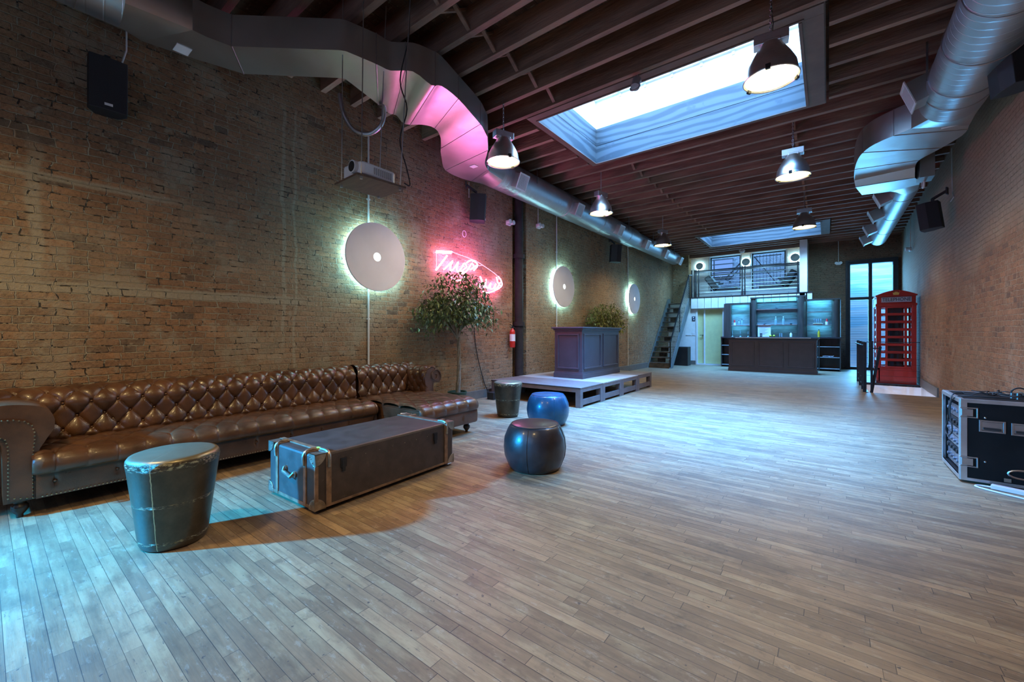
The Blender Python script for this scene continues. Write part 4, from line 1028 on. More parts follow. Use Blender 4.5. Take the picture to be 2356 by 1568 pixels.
def tufted_strip(prof, u0, u1, nu, ns, D, pu, ps, s_on, s_off, place, ends=.05, soff=0.0, pleat=None):
    """prof: 2-D profile, extruded u0..u1; displaced along its left normal; place(u, a, b)->xyz"""
    R, Lt = resample([Vector((p[0], p[1])) for p in prof], ns); nor = []
    for i in range(ns):
        a = R[max(0, i - 1)]; b = R[min(ns - 1, i + 1)]; d = (b - a).normalized(); nor.append(Vector((-d.y, d.x)))
    def P(i, j):
        u = u0 + (u1 - u0) * i / (nu - 1); s_ = Lt * j / (ns - 1)
        e = min(1, (s_ - s_on) / .04, (s_off - s_) / .05) if s_on < s_ < s_off else 0
        h = tuft(u, s_ + soff, pu, ps) * e
        if pleat and s_ >= s_off - .02: h = abs(math.sin(PI * u / pu)) ** .4 * .6 * min(1, (Lt - s_) / .02, 1)
        eu = min(u - u0, u1 - u); er = math.sqrt(max(0, min(1, eu / ends)))
        p = R[j] + nor[j] * (D * h + .02 * (er - 1))
        return place(u, p.x, p.y)
    return P
BACKP = [(-4.93, .40), (-4.955, .50), (-4.98, .60), (-4.975, .68), (-4.975, .74), (-5.03, .80), (-5.13, .825), (-5.23, .80), (-5.29, .72), (-5.28, .62), (-5.26, .5), (-5.26, .16)]
SEATP = [(-5.0, .425), (-4.8, .435), (-4.6, .44), (-4.46, .435), (-4.405, .405), (-4.385, .35), (-4.395, .30)]
def back_section(t, y0, y1):
    P = tufted_strip([(p[0], p[1]) for p in BACKP], y0, y1, int((y1 - y0) / .0125), 96, -.036 * -1, .165, .22, .03, .66, lambda u, a, b: (a, u, b), .05)
    return P
def sofa_foot(t, x, y):
    mb = MB(); mb.lathe([(.001, .0), (.018, .0), (.018, .02), (.03, .035), (.045, .06), (.042, .085), (.028, .10), (.036, .115), (.05, .14), (.05, .15)], (x, y, 0), 18); wob('foot', mb, walnut, t)
def nails(t, pts, step=.022, r=.0055, parent=None):
    mb = MB(); 
    for a, b in zip(pts, pts[1:]):
        a = Vector(a); b = Vector(b); n = max(1, int((b - a).length / step))
        for k in range(n):
            c = a.lerp(b, k / n); mb.sphere(c, r, 6, 4)
    wob('nail_trim', mb, brass, t)

sofa = thing('chesterfield_sofa', 'long buttoned brown leather chesterfield against the brick wall', 'sofa', (-4.9, 1.6, 0))
# note: left normal of an upward profile points to -x, so the displacement is mirrored
def mirror_place(u, a, b): return (a, u, b)
def strip(t, name, prof, u0, u1, D, s_on, s_off, place, nu=None, ns=96, pu=.165, ps=.22, soff=0.0, pleat=None, flip=1, ends=.05):
    P = tufted_strip(prof, u0, u1, nu or max(12, int(abs(u1 - u0) / .0125)), ns, D * flip, pu, ps, s_on, s_off, place, ends, soff, pleat)
    mb = MB(); mb.grid(P, nu or max(12, int(abs(u1 - u0) / .0125)), ns); return mb
mb = strip(sofa, 'backrest', BACKP, .06, 3.02, .036, .02, .66, mirror_place, flip=-1, nu=400, ns=140, ends=.12); wob('backrest', mb, leather, sofa)
mb = strip(sofa, 'seat', SEATP, .22, 3.00, .022, .04, .58, mirror_place, flip=1, pleat=True, ps=.30, soff=.05, nu=380, ns=110); wob('seat', mb, leather, sofa)
BASEP = [(-4.43, .315), (-4.425, .24), (-4.43, .14), (-4.46, .125), (-4.7, .125)]
mb = MB(); R_, _ = resample([Vector(p) for p in BASEP], 30)
def PB(i, j):
    u = .24 + 2.76 * i / 219; d = abs(math.sin(PI * u / .33)); k = math.exp(-((R_[j].y - .23) / .03) ** 2) * math.exp(-(d / .12) ** 2)
    return (R_[j].x - .016 * k - .006 * math.exp(-(d / .03) ** 2), u, R_[j].y)
mb.grid(PB, 220, 30); mb.box((-5.25, .24, .13), (-4.47, 3.0, .40)); wob('base_rail', mb, leather, sofa)
mb = MB()
for k in range(1, 9): mb.sphere((-4.435, .33 * k, .23), .011, 8, 6, (1, 1, 1))
wob('base_buttons', mb, leather, sofa)
mb = MB()
ps_, Ls = resample([Vector(p) for p in BACKP], 200)
def pt_on(s_): return ps_[min(199, max(0, int(199 * s_ / Ls)))]
ii = 0
for q in range(0, 7):
    s_ = q * .11
    if not (.05 < s_ < .62): continue
    offu = 0 if q % 2 == 0 else .0825
    y = offu
    while y < 3.0:
        if y > .3:
            p = pt_on(s_); mb.sphere((p.x + (.004 if s_ < .38 else 0), y, p.y), .010, 8, 5)
        y += .165
wob('tuft_buttons', mb, leather, sofa)
nails(sofa, [(-4.395, .27, .318), (-4.395, 2.98, .318)]); nails(sofa, [(-4.42, .27, .138), (-4.42, 2.98, .138)])
# near arm
ARM = [(.245, .12), (.25, .42), (.285, .52), (.325, .60), (.33, .68), (.29, .755), (.20, .79), (.08, .80), (-.03, .77), (-.11, .70), (-.125, .62), (-.07, .555), (0, .55), (.055, .565), (.085, .53), (.09, .45), (.095, .12)]
def arm_mesh(prof, x0, x1, n=40):
    R2, _ = resample([Vector(p) for p in prof], 80); mb = MB()
    def P(i, j):
        f = i / (n - 1); x = lerp(x0, x1, f); e = min(f, 1 - f) * abs(x1 - x0); rnd_ = .015 * (math.sqrt(max(0, min(1, e / .03))) - 1)
        p = R2[j]; c = Vector((.18, .45)); d = (p - c).normalized(); wr = .003 * math.sin(x * 38 + p.y * 9) * math.exp(-((p.y - .74) / .08) ** 2)
        q = p + d * (rnd_ + wr); return (x, q.x, q.y)
    mb.grid(P, n, 80, cv=True)
    mb.add([(x0, p.x, p.y) for p in R2], [tuple(range(80))]); return mb, R2
mb, R2 = arm_mesh(ARM, -4.47, -5.28); wob('arm', mb, leather, sofa)
# front panel of the arm
c = Vector((.17, .4)); PAN = [(.228, .135), (.228, .44), (.235, .56), (.225, .64), (.18, .685), (.10, .70), (.01, .69), (-.06, .66), (-.075, .61), (-.04, .585), (.03, .60), (.09, .58), (.115, .5), (.115, .135)]
R3, _ = resample([Vector(p) for p in PAN], 60)
mb = MB(); mb.add([(-4.455, p.x, p.y) for p in R3] + [(-4.475, p.x, p.y) for p in R3], [tuple(range(60))] + [(i, (i + 1) % 60, 60 + (i + 1) % 60, 60 + i) for i in range(60)]); wob('arm_front_panel', mb, leather, sofa)
nails(sofa, [(-4.452, p.x, p.y) for p in R3[::2]] + [(-4.452, R3[0].x, R3[0].y)], .024)
for (x, y) in ((-4.52, .17), (-5.15, .17), (-4.52, 2.9), (-5.15, 2.9)): sofa_foot(sofa, x, y)

chaise = thing('chaise_sofa', 'deep buttoned leather chaise closing the corner beyond the trunk', 'sofa', (-4.4, 3.5, 0))
mb = strip(chaise, 'backrest', BACKP, 3.06, 4.02, .036, .02, .66, mirror_place, flip=-1, nu=140, ns=140); wob('backrest', mb, leather, chaise)
CS = [(-5.0, .425), (-4.6, .437), (-4.2, .44), (-3.85, .44), (-3.70, .435), (-3.645, .405), (-3.625, .35), (-3.635, .30)]
mb = strip(chaise, 'seat', CS, 3.04, 4.00, .026, .04, 1.32, mirror_place, flip=1, pleat=True, ps=.33, pu=.19, soff=.02, ns=150, nu=90); wob('seat', mb, leather, chaise)
mb = MB(); mb.box((-5.20, 3.045, .27), (-3.66, 3.08, .40)); mb.box((-5.2, 3.96, .27), (-3.66, 3.99, .40)); mb.box((-5.2, 3.06, .13), (-3.66, 3.98, .41)); wob('seat_side', mb, leather, chaise, bevel=.012)
mb = MB()
def PB2(i, j):
    u = 3.05 + .94 * i / 79; pts = [(-3.655, .30), (-3.65, .24), (-3.655, .15), (-3.67, .13)]; R5 = PB2.R; d = abs(math.sin(PI * u / .31)); k = math.exp(-((R5[j].y - .22) / .03) ** 2) * math.exp(-(d / .12) ** 2)
    return (R5[j].x - .014 * k, u, R5[j].y)
PB2.R, _ = resample([Vector(p) for p in [(-3.655, .30), (-3.648, .24), (-3.655, .15), (-3.68, .13)]], 16)
mb.grid(PB2, 80, 16); mb.box((-5.2, 3.05, .13), (-3.68, 3.99, .30)); wob('base_rail', mb, leather, chaise)
nails(chaise, [(-3.64, 3.06, .305), (-3.64, 3.98, .305)]); nails(chaise, [(-4.4, 3.04, .14), (-3.66, 3.04, .14)])
# rolled arm along the far end, tufted towards the seat
ARM2 = [(3.93, .40), (3.92, .50), (3.90, .60), (3.895, .68), (3.93, .755), (4.02, .79), (4.12, .775), (4.20, .71), (4.215, .63), (4.16, .565), (4.08, .57), (4.06, .5), (4.055, .16)]
mb = strip(chaise, 'arm', ARM2, -5.28, -4.58, .032, .02, .60, lambda u, a, b: (u, a, b), flip=1, pu=.15, ns=90); wob('arm', mb, leather, chaise)
R6, _ = resample([Vector(p) for p in ARM2], 60)
mb = MB(); pp = [(p.x, p.y) for p in R6] + [(4.0, .16), (3.95, .3)]
mb.prism(pp, 0, -4.585, -4.62); mb.box((-5.25, 3.94, .14), (-4.60, 4.05, .5)); wob('arm_front_panel', mb, leather, chaise)
mb = MB(); mb.tube([(-4.575, 4.09 + .10 * (1 - k / 30) * math.cos(k * .35), .67 + .10 * (1 - k / 30) * math.sin(k * .35)) for k in range(24)], .006, 6); wob('scroll_piping', mb, leather, chaise)
for (x, y) in ((-3.76, 3.14), (-3.76, 3.90), (-5.1, 3.14), (-5.1, 3.90)): sofa_foot(chaise, x, y)

# ------------------------------------------------------------------ trunk
t = thing('steamer_trunk', 'dark steamer trunk coffee table with wooden slats and metal corners', 'trunk', (-3.255, 2.14, 0), math.radians(2))
hx, hy, z0, z1 = .345, .70, .035, .425
body = ob('body', MB().box((-hx, -hy, z0), (hx, hy, z1)), trunk_m, t, bevel=.018)
def slat_loop_y(y, nm='slat'):
    mb = MB(); e = .008; w2 = .02
    mb.box((-hx - e, y - w2, z1 - .01), (hx + e, y + w2, z1 + e)); mb.box((hx - .01, y - w2, z0), (hx + e, y + w2, z1 + e)); mb.box((-hx - e, y - w2, z0), (-hx + .01, y + w2, z1 + e)); ob(nm, mb, strap_m, t, bevel=.003)
slat_loop_y(-.60); slat_loop_y(.60)
for x in (-.21, .21):
    for sy in (-1, 1):
        mb = MB(); e = .008; w2 = .018; mb.box((x - w2, sy * (hy - .01), z0), (x + w2, sy * (hy + e), z1 + e)); mb.box((x - w2, sy * (hy + e), z1 - .01), (x + w2, sy * .60, z1 + e)); ob('slat', mb, strap_m, t, bevel=.003)
mb = MB()
for sy in (-1, 1):
    mb.box((-hx, sy * (hy + .004), z0 + .0), (hx, sy * (hy - .01), z0 + .022))
mb.box((hx - .01, -hy, z0), (hx + .004, hy, z0 + .018)); mb.box((hx - .006, -hy - .005, z0 + .06), (hx + .006, -hy + .02, z1 - .08)); ob('edge_strip', mb, strap_m, t)
for sx in (-1, 1):
    for sy in (-1, 1):
        for (zc, sz) in ((z1, -1), (z0, 1)):
            mb = MB(); e = .006; r = .085
            def quarter(ax):
                pts = [(0, 0)] + [(r * math.cos(a), r * math.sin(a)) for a in [PI / 2 * k / 8 for k in range(9)]]
                return pts
            q = quarter(0)
            # three little shield plates meeting at the corner
            P1 = [(sx * (hx + e), sy * (hy + e - a), zc + sz * (b - e)) for a, b in q]; P2 = [(sx * (hx + e - a), sy * (hy + e), zc + sz * (b - e)) for a, b in q]; P3 = [(sx * (hx + e - a), sy * (hy + e - b), zc - sz * e) for a, b in q]
            for PP, dn in ((P1, Vector((-sx * .008, 0, 0))), (P2, Vector((0, -sy * .008, 0))), (P3, Vector((0, 0, sz * .008)))):
                nP = len(PP); mb.add(PP + [tuple(Vector(p) + dn) for p in PP], [tuple(range(nP)), tuple(range(nP, 2 * nP))[::-1]] + [(i, (i + 1) % nP, nP + (i + 1) % nP, nP + i) for i in range(nP)])
            for a, b in ((.05, .03), (.03, .055), (.065, .02)):
                mb.sphere((sx * (hx + e), sy * (hy - a), zc + sz * b), .004, 6, 4); mb.sphere((sx * (hx - a), sy * (hy + e), zc + sz * b), .004, 6, 4)
            ob('corner_guard', mb, corner_m, t, bevel=.003)
mb = MB()
for x in (-.21, .21):
    ob('bent_metal_cap', MB().tube(cs([(x, -hy - .012, z1 - .09), (x, -hy - .014, z1 - .02), (x, -hy + .02, z1 + .014), (x, -.62, z1 + .012)]), .012, 8), corner_m, t)
for y in (-.60, .60):
    ob('bent_metal_cap', MB().tube(cs([(hx + .010, y, z1 - .10), (hx + .012, y, z1 - .02), (hx - .02, y, z1 + .012), (hx - .10, y, z1 + .012)]), .012, 8), corner_m, t)
mb = MB(); mb.tube([(-.075, -hy - .012, .27), (-.06, -hy - .03, .245), (.05, -hy - .03, .225), (.065, -hy - .012, .25)], .013, 8)
for x, z in ((-.075, .262), (.065, .24)): mb.cyl((x, -hy, z), (x, -hy - .012, z), .024, 16)
ob('handle', mb, corner_m, t)
for y in (-.48, .46):
    ob('latch', MB().box((hx, y - .025, .29), (hx + .006, y + .025, .36)).box((hx, y - .015, .26), (hx + .010, y + .012, .35)), dkmetal, t)
mb = MB()
for k in range(7): mb.sphere((hx + .001, -.42 + k * .13, .345), .004, 6, 4)
ob('rivets', mb, corner_m, t)
for sx in (-.26, .26):
    for sy in (-.62, .62): ob('foot', MB().box((sx - .03, sy - .03, 0), (sx + .03, sy + .03, .04)), black_m, t)
ob('green_sticker', MB().box((.17, -.61, z1 + .008), (.22, -.58, z1 + .013)), M('sticker_green', (.45, .75, .2), .4), t)

# ------------------------------------------------------------------ stools
def drum(label, loc, sx=1.0, rz=0):
    t = thing('drum_stool', label, 'stool', loc, rz, 'tapered bronze drum stools')
    mb = MB(); mb.lathe([(.001, .0), (.13, .0), (.155, .008), (.165, .03), (.17, .06), (.195, .27), (.218, .46), (.224, .50), (.222, .52), (.212, .535), (.19, .542), (.001, .545)], seg=56, sx=sx,
                     rip=lambda a, z: 1 + .006 * math.sin(3 * a + 9 * z) + .004 * math.sin(7 * a)); ob('drum', mb, drum_m, t)
    return t
drum('tapered drum stool with aged gold rim in front of the sofa', (-3.25, .745, 0), 1.0, .0)
COL.objects['drum_stool'].scale = (1.035, 1.035, 1.035)
d2 = drum('bronze tapered drum stool standing by the stage and wall', (-3.96, 5.03, 0), .95, 1.9)
def pouf(label, loc, m, rz):
    t = thing('barrel_stool', label, 'stool', loc, rz, 'barrel-shaped leather stools')
    prof = [(.001, .0), (.215, .0), (.24, .01), (.262, .05), (.293, .13), (.302, .21), (.293, .30), (.265, .37), (.245, .405), (.23, .42), (.21, .427), (.001, .425)]
    mb = MB(); mb.lathe(prof, seg=60, rip=lambda a, z: 1 - .012 * math.exp(-((math.sin(2 * a)) / .06) ** 2)); ob('upholstery', mb, m, t)
    mb = MB()
    for k in range(4):
        a = k * PI / 2
        mb.tube([(r * math.cos(a) * .992, r * math.sin(a) * .992, z) for (r, z) in prof[2:9]], .0035, 5)
    mb.tube([(.226 * math.cos(a), .226 * math.sin(a), .423) for a in [2 * PI * k / 48 for k in range(48)]], .004, 5, closed=True); ob('piping', mb, m, t)
    return t
pouf('black leather barrel stool standing alone on the open floor', (-2.25, 3.28, 0), pouf_m, .35)
pouf('blue-lit leather barrel stool by the stage corner', (-3.17, 4.95, 0), pouf_b, .9)

# ------------------------------------------------------------------ stage modules
for i in range(4):
    ya = 6.30 + .9 * i; yb = ya + .895; x0, x1, zt = -5.36 if i else -5.40, -3.37, .35
    t = thing('stage_platform', ['low stage platform nearest the bronze drum stool', 'second stage platform, pale topped, carrying the near end of the cabinet', 'third stage platform under the far end of the cabinet', 'last stage platform, nearest the stairs'][i], 'platform', (x0, ya, 0), group='low stage platforms pushed together')
    if i: x0 = XL2
    mb = MB(); mb.box((x0 + .01, ya, zt - .02), (x1, yb, zt + (.004 if i == 1 else 0))); wob('deck', mb, stage_m if i in (0, 3) else stage_l, t, bevel=.003)
    mb = MB(); mb.box((x0 + .02, ya + .005, zt - .085), (x1 - .005, ya + .05, zt - .02)); mb.box((x0 + .02, yb - .05, zt - .085), (x1 - .005, yb - .005, zt - .02)); mb.box((x1 - .05, ya + .005, zt - .085), (x1 - .005, yb - .005, zt - .02)); wob('apron', mb, stage_f, t)
    for (x, y) in ((x1 - .10, ya + .005), (x1 - .10, yb - .095), (x0 + .02, ya + .005), (x0 + .02, yb - .095)):
        mb = MB(); mb.box((x, y - .002, 0), (x + .097, y + .092, zt - .021)); wob('leg', mb, stage_f, t, bevel=.003)
    mb = MB(); mb.box((x1 - .05, ya + .09, .04), (x1 - .012, yb - .09, .135)); wob('stretcher', mb, stage_f, t)

def panelled_box(t, x0, x1, y0, y1, z0, z1, faces, m, topm):
    """body with raised mouldings; faces: list of (axis face, count)"""
    wob('body', MB().box((x0 + .02, y0 + .02, z0), (x1 - .02, y1 - .02, z1 - .05)), m, t)
    mb = MB(); mb.box((x0, y0, z0), (x1, y1, z0 + .10)); mb.box((x0 + .008, y0 + .008, z0 + .10), (x1 - .008, y1 - .008, z0 + .125)); wob('plinth', mb, m, t, bevel=.006)
    mb = MB(); mb.box((x0 - .035, y0 - .035, z1 - .035), (x1 + .035, y1 + .035, z1)); mb.box((x0 - .005, y0 - .005, z1 - .075), (x1 + .005, y1 + .005, z1 - .035)); wob('counter_top', mb, topm, t, bevel=.006)
    for (f, cnt) in faces:
        a0, a1 = (x0, x1) if f in ('-y', '+y') else (y0, y1); wd = (a1 - a0 - .06) / cnt
        for k in range(cnt):
            A = a0 + .03 + k * wd + .055; B = a0 + .03 + (k + 1) * wd - .055; Z0 = z0 + .19; Z1 = z1 - .14; e = .035; mb = MB()
            for (p, q, r, s_) in ((A, B, Z0, Z0 + e), (A, B, Z1 - e, Z1), (A, A + e, Z0, Z1), (B - e, B, Z0, Z1)):
                if f == '+x': mb.box((x1 - .022, p, r), (x1 - .002, q, s_))
                elif f == '-y': mb.box((p, y0 + .002, r), (q, y0 + .022, s_))
                elif f == '-x': mb.box((x0 + .002, p, r), (x0 + .022, q, s_))
            wob('panel_moulding', mb, m, t, bevel=.006)
t = thing('panelled_cabinet', 'dark purple-grey panelled counter standing on the stage', 'counter', (-4.29, 8.4, .355))
panelled_box(t, -4.64, -3.95, 7.47, 9.36, .355, 1.42, [('+x', 2), ('-y', 1)], bar_m, bar_m)
t = thing('bar_counter', 'long dark panelled bar counter with white-edged top under the loft', 'bar counter', (-1.5, 16.0, 0))
panelled_box(t, -2.73, -.25, 15.75, 16.35, 0, 1.14, [('-y', 3)], bar_m, bar_top)
wob('white_edge', MB().box((-2.50, 15.700, 1.122), (-.42, 15.716, 1.142)), edge_w, t)

# ------------------------------------------------------------------ back bar
t = thing('back_bar', 'dark open-shelved back bar with columns behind the counter', 'back bar', (-1.5, 17.75, 0))
YB0 = 17.62
def shelf_unit(x0, x1, zt, shelves, cl, cr, rnd_=False):
    mb = MB(); mb.box((x0, 17.86, 1.15), (x1, 17.89, zt)); wob('back_panel', mb, M('back_panel_grey', (.20, .25, .27), .45, var=.3, nscale=5, stretch=(.6, 1, 4)) if 'back_panel_grey' not in MATS else MATS['back_panel_grey'], t)
    mb = MB(); mb.box((x0, YB0, zt - .05), (x1, 17.88, zt)); wob('top_board', mb, bar_d, t)
    for (a, b) in ((x0, x0 + cl), (x1 - cr, x1)):
        if b - a > .01:
            mb = MB()
            if rnd_ : mb.cyl(((a + b) / 2, YB0 + .12, 1.15), ((a + b) / 2, YB0 + .12, zt - .05), (b - a) / 2, 24)
            mb.box((a, YB0 + (.12 if rnd_ else 0), 1.15), (b, 17.88, zt - .05)); wob('column', mb, bar_d, t)
    for z in shelves:
        mb = MB(); mb.box((x0 + cl, 17.66, z - .012), (x1 - cr, 17.86, z)); wob('glass_shelf', mb, M('glass_shelf', (.25, .35, .38), .15, var=.02) if 'glass_shelf' not in MATS else MATS['glass_shelf'], t)
        mb = MB(); mb.box((x0 + cl, 17.652, z - .016), (x1 - cr, 17.662, z + .004)); wob('shelf_rail', mb, steel_m, t)
shelf_unit(-3.20, -2.31, 2.42, [1.58], .24, .02)
shelf_unit(-2.31, -.61, 2.62, [1.59, 2.16], .20, .26, True)
shelf_unit(-.61, .34, 2.47, [1.57, 2.02], .03, .24, True)
mb = MB(); mb.box((-3.28, 17.45, 1.10), (.36, 17.9, 1.15)); wob('counter_top', mb, bar_top, t, bevel=.004)
mb = MB(); mb.box((-3.28, 17.86, 0), (.34, 17.9, 1.1)); wob('base_back', mb, bar_d, t)
for x in (-3.28, -2.9, -2.1, -1.2, -.26, .31):
    mb = MB(); mb.box((x, 17.48, 0), (x + .03, 17.88, 1.10)); wob('divider', mb, bar_d, t)
for z in (.07, .45, .81):
    mb = MB(); mb.box((-3.26, 17.49, z), (.32, 17.86, z + .025)); wob('base_shelf', mb, M('shelf_pale_grey', (.30, .33, .36), .35, var=.1) if 'shelf_pale_grey' not in MATS else MATS['shelf_pale_grey'], t)  # base shelves in one pale grey
for x, wd, z in ((-2.76, .7, 2.36), (-1.5, 1.2, 2.56), (-.25, .6, 2.41)): area('shelf_strip_light', (x, 17.68, z), (0.42, 0, 0), wd, .04, 6, (.12, .62, 1.0))
for x in (-4.0, -2.0, -.3): area('added_loft_front_fill', (x, 17.0 if x < -3 else 16.9, 3.9), (.25, 0, 0),   .25, .25, 42, (.30, .70, 1.0))  # fill lights added in front of the loft to brighten the back
for x, wd in ((-2.76, .6), (-1.5, 1.1), (-.25, .55)): area('shelf_strip_light', (x, 17.70, 1.545), (0.35, 0, 0), wd, .03, 2.6, (.12, .62, 1.0)); area('shelf_strip_light', (x, 17.70, 2.0), (0.35, 0, 0), wd, .03, 2.2, (.12, .62, 1.0))
# things on the back bar
def lathe_thing(name, label, cat, loc, prof, m, extra=(), group=None, pname='body'):
    t = thing(name, label, cat, loc, 0, group); ob(pname, MB().lathe(prof, seg=20), m, t)
    for (pn, pf, mm) in extra: ob(pn, MB().lathe(pf, seg=16), mm, t)
    return t
gl2 = glass('bottle_glass', (.80, .92, .95), .25, .02)
clr = M('frosted_clear', (.22, .34, .40), .12, var=.05)
def bottle(label, x, z, m, h_=.26, cap=dkmetal, y=17.72):
    r = .036
    return lathe_thing('bottle', label, 'bottle', (x, y, z), [(.001, 0), (r, 0), (r, h_ * .55), (r * .85, h_ * .65), (.013, h_ * .78), (.013, h_ * .94), (.001, h_ * .94)], m, [('cap', [(.015, h_ * .90), (.016, h_), (.001, h_)], cap)], 'bottles on the back bar')
def candlestick(label, x, z, h_=.24):
    return lathe_thing('candlestick', label, 'candlestick', (x, 17.72, z), [(.001, 0), (.035, 0), (.03, .012), (.008, .03), (.008, h_ * .4), (.018, h_ * .5), (.008, h_ * .6), (.012, h_), (.001, h_)], clr, (), 'glass candlesticks on the back bar')
def dish(label, x, z, r=.07): return lathe_thing('glass_dish', label, 'dish', (x, 17.72, z), [(.001, 0), (r * .4, 0), (r * .3, .02), (r, .05), (r * .9, .052), (.001, .02)], clr)
for x, z, lb in ((-2.85, 1.58, 'white and red wax candle on the shelf toward the restroom door'), (-.03, 1.57, 'white and red wax candle on the shelf toward the tall window')):
    lathe_thing('candle', lb, 'candle', (x, 17.72, z), [(.001, 0), (.042, 0), (.042, .11), (.001, .11)], paper_m, [('red_top', [(.028, .11), (.026, .17), (.018, .21), (.001, .215)], wax_red)])
bottle('clear bottle standing beside the red-topped candle, one third along the shelf', -2.70, 1.58, clr, .20)
bottle('clear bottle at the middle of the shelf with the red-topped candle', -2.60, 1.58, clr, .24)
candlestick('glass candlestick under the red-topped candle by the restroom door', -2.92, 1.15, .26); candlestick('glass candlestick at the middle of the counter bay by the restroom door', -2.65, 1.15, .26); candlestick('short glass candlestick next to the framed notice bay', -2.39, 1.15, .2)
dish('glass dish on the shelf directly above the paper notice', -1.86, 1.59, .07); dish('shallow white dish at the column end of the middle shelf', -1.05, 1.59, .08); dish('small pale dish on the top middle shelf', -1.48, 2.16, .075)
bottle('clear slim bottle over the limes on the middle shelf', -1.51, 1.59, clr, .30, projw); bottle('clear slim bottle at the centre of the middle shelf', -1.28, 1.59, clr, .30, projw)
t = thing('framed_notice', 'white paper notice leaning on the back bar counter', 'notice', (-1.88, 17.70, 1.15))
mb = MB(); mb.box((-2.07, 17.68, 1.15), (-1.66, 17.70, 1.60)); wob('sheet', mb, paper_m, t)
mb = MB()
for k in range(9): mb.box((-2.02, 17.677, 1.53 - k * .035), (-1.74 - .05 * (k % 3), 17.680, 1.535 - k * .035))
wob('text_lines', mb, grey_m, t)
for x, lb in ((-1.98, 'small black shaker standing before the notice, nearest the column'), (-1.94, 'small black shaker standing before the notice, nearest the limes')): lathe_thing('shaker', lb, 'shaker', (x, 17.62, 1.15), [(.001, 0), (.018, 0), (.014, .08), (.017, .13), (.001, .13)], black_m)
for x, lb in ((-1.67, 'lime-green fruit next to the paper notice'), (-1.56, 'lime-green fruit next to the shot glasses')): o = ob('lime', MB().sphere((x, 17.66, 1.185), .04), cork); tag(o, lb, 'lime', 'limes on the back bar')
for x, lb in ((-1.38, 'small clear shot glass next to the limes'), (-1.32, 'small clear shot glass on the side away from the limes')): lathe_thing('shot_glass', lb, 'glass', (x, 17.66, 1.15), [(.001, 0), (.018, 0), (.022, .13), (.019, .13), (.016, .01)], clr)
bottle('short white-labelled bottle on the counter under the middle shelf', -1.05, 1.15, paper_m, .18)
bottle('square amber liquor bottle with yellow label and wooden stopper', -.25, 1.15, amber, .27, brown_tape)
t = thing('serving_tray', 'ornate white cake stand with glasses above the amber bottle', 'stand', (-.28, 17.72, 1.57))
mb = MB(); mb.lathe([(.001, 0), (.10, 0), (.13, .015), (.15, .05), (.14, .055), (.001, .03)], seg=28, rip=lambda a, z: 1 + .06 * math.sin(9 * a)); ob('dish', mb, paper_m, t)
for k in range(4): ob('glass', MB().lathe([(.001, .05), (.02, .05), (.006, .06), (.006, .12), (.03, .16), (.028, .21)], (-.09 + .06 * k, 0, 0), 12), clr, t)
t = thing('wire_bundle', 'pale tangled string lights on the open base shelf', 'string lights', (0, 17.6, .475))
mb = MB(); pts = [(-.15 + .3 * k / 30 + .03 * math.sin(k * 1.9), 17.58 + .05 * math.cos(k * 1.3), .485 + .03 * abs(math.sin(k * 1.1))) for k in range(31)]; mb.tube(pts, .005, 5); wob('wire', mb, projw, t)
# loose things by the back wall
o = ob('floor_speaker', MB().box((-4.93, 16.95, 0), (-4.36, 17.4, .74)), black_m, bevel=.01); tag(o, 'black floor speaker box under the stairs', 'speaker')
t = thing('wall_sign', 'small dark square restroom sign on the white wall beside the yellow door', 'sign', (-4.36, 17.89, 1.87)); wob('plate', MB().box((-4.43, 17.885, 1.79), (-4.31, 17.899, 1.97)), M('sign_blue_black', (.02, .04, .08), .4), t)
wob('pictogram', MB().box((-4.40, 17.882, 1.90), (-4.35, 17.886, 1.945)).box((-4.38, 17.882, 1.81), (-4.345, 17.886, 1.86)), paper_m, t)
for x, lb, wd in ((-4.57, 'long white switch plate near the stairs', .20), (-4.37, 'white switch plate beside the yellow door', .12)):
    t = thing('switch_plate', lb, 'switch', (x, 17.89, 1.25)); wob('plate', MB().box((x - wd / 2, 17.888, 1.19), (x + wd / 2, 17.9, 1.31 if wd < .15 else 1.24)), projw, t, bevel=.003)

# ------------------------------------------------------------------ phone booth
BX0, BX1, BY0, BY1, BH = .985, 1.735, 14.12, 14.86, 2.33
t = thing('telephone_booth', 'red telephone booth standing at the edge of the stair opening', 'telephone booth', ((BX0 + BX1) / 2, (BY0 + BY1) / 2, 0))
mb = MB(); cw = .075
for (x, y) in ((BX0, BY0), (BX1 - cw, BY0), (BX0, BY1 - cw), (BX1 - cw, BY1 - cw)): mb.box((x, y, 0), (x + cw, y + cw, 2.02))
wob('corner_posts', mb, red_m, t, bevel=.006)
mb = MB(); mb.box((BX0, BY0, 0), (BX1, BY0 + .05, .40)); mb.box((BX0, BY1 - .05, 0), (BX1, BY1, .36)); mb.box((BX0, BY0, 0), (BX0 + .05, BY1, .36)); mb.box((BX1 - .05, BY0, 0), (BX1, BY1, .36)); mb.box((BX0, BY0, 0), (BX1, BY1, .06)); wob('kick_panel', mb, red_m, t, bevel=.004)
rows = 8; zb0, zt0 = .42, 1.96
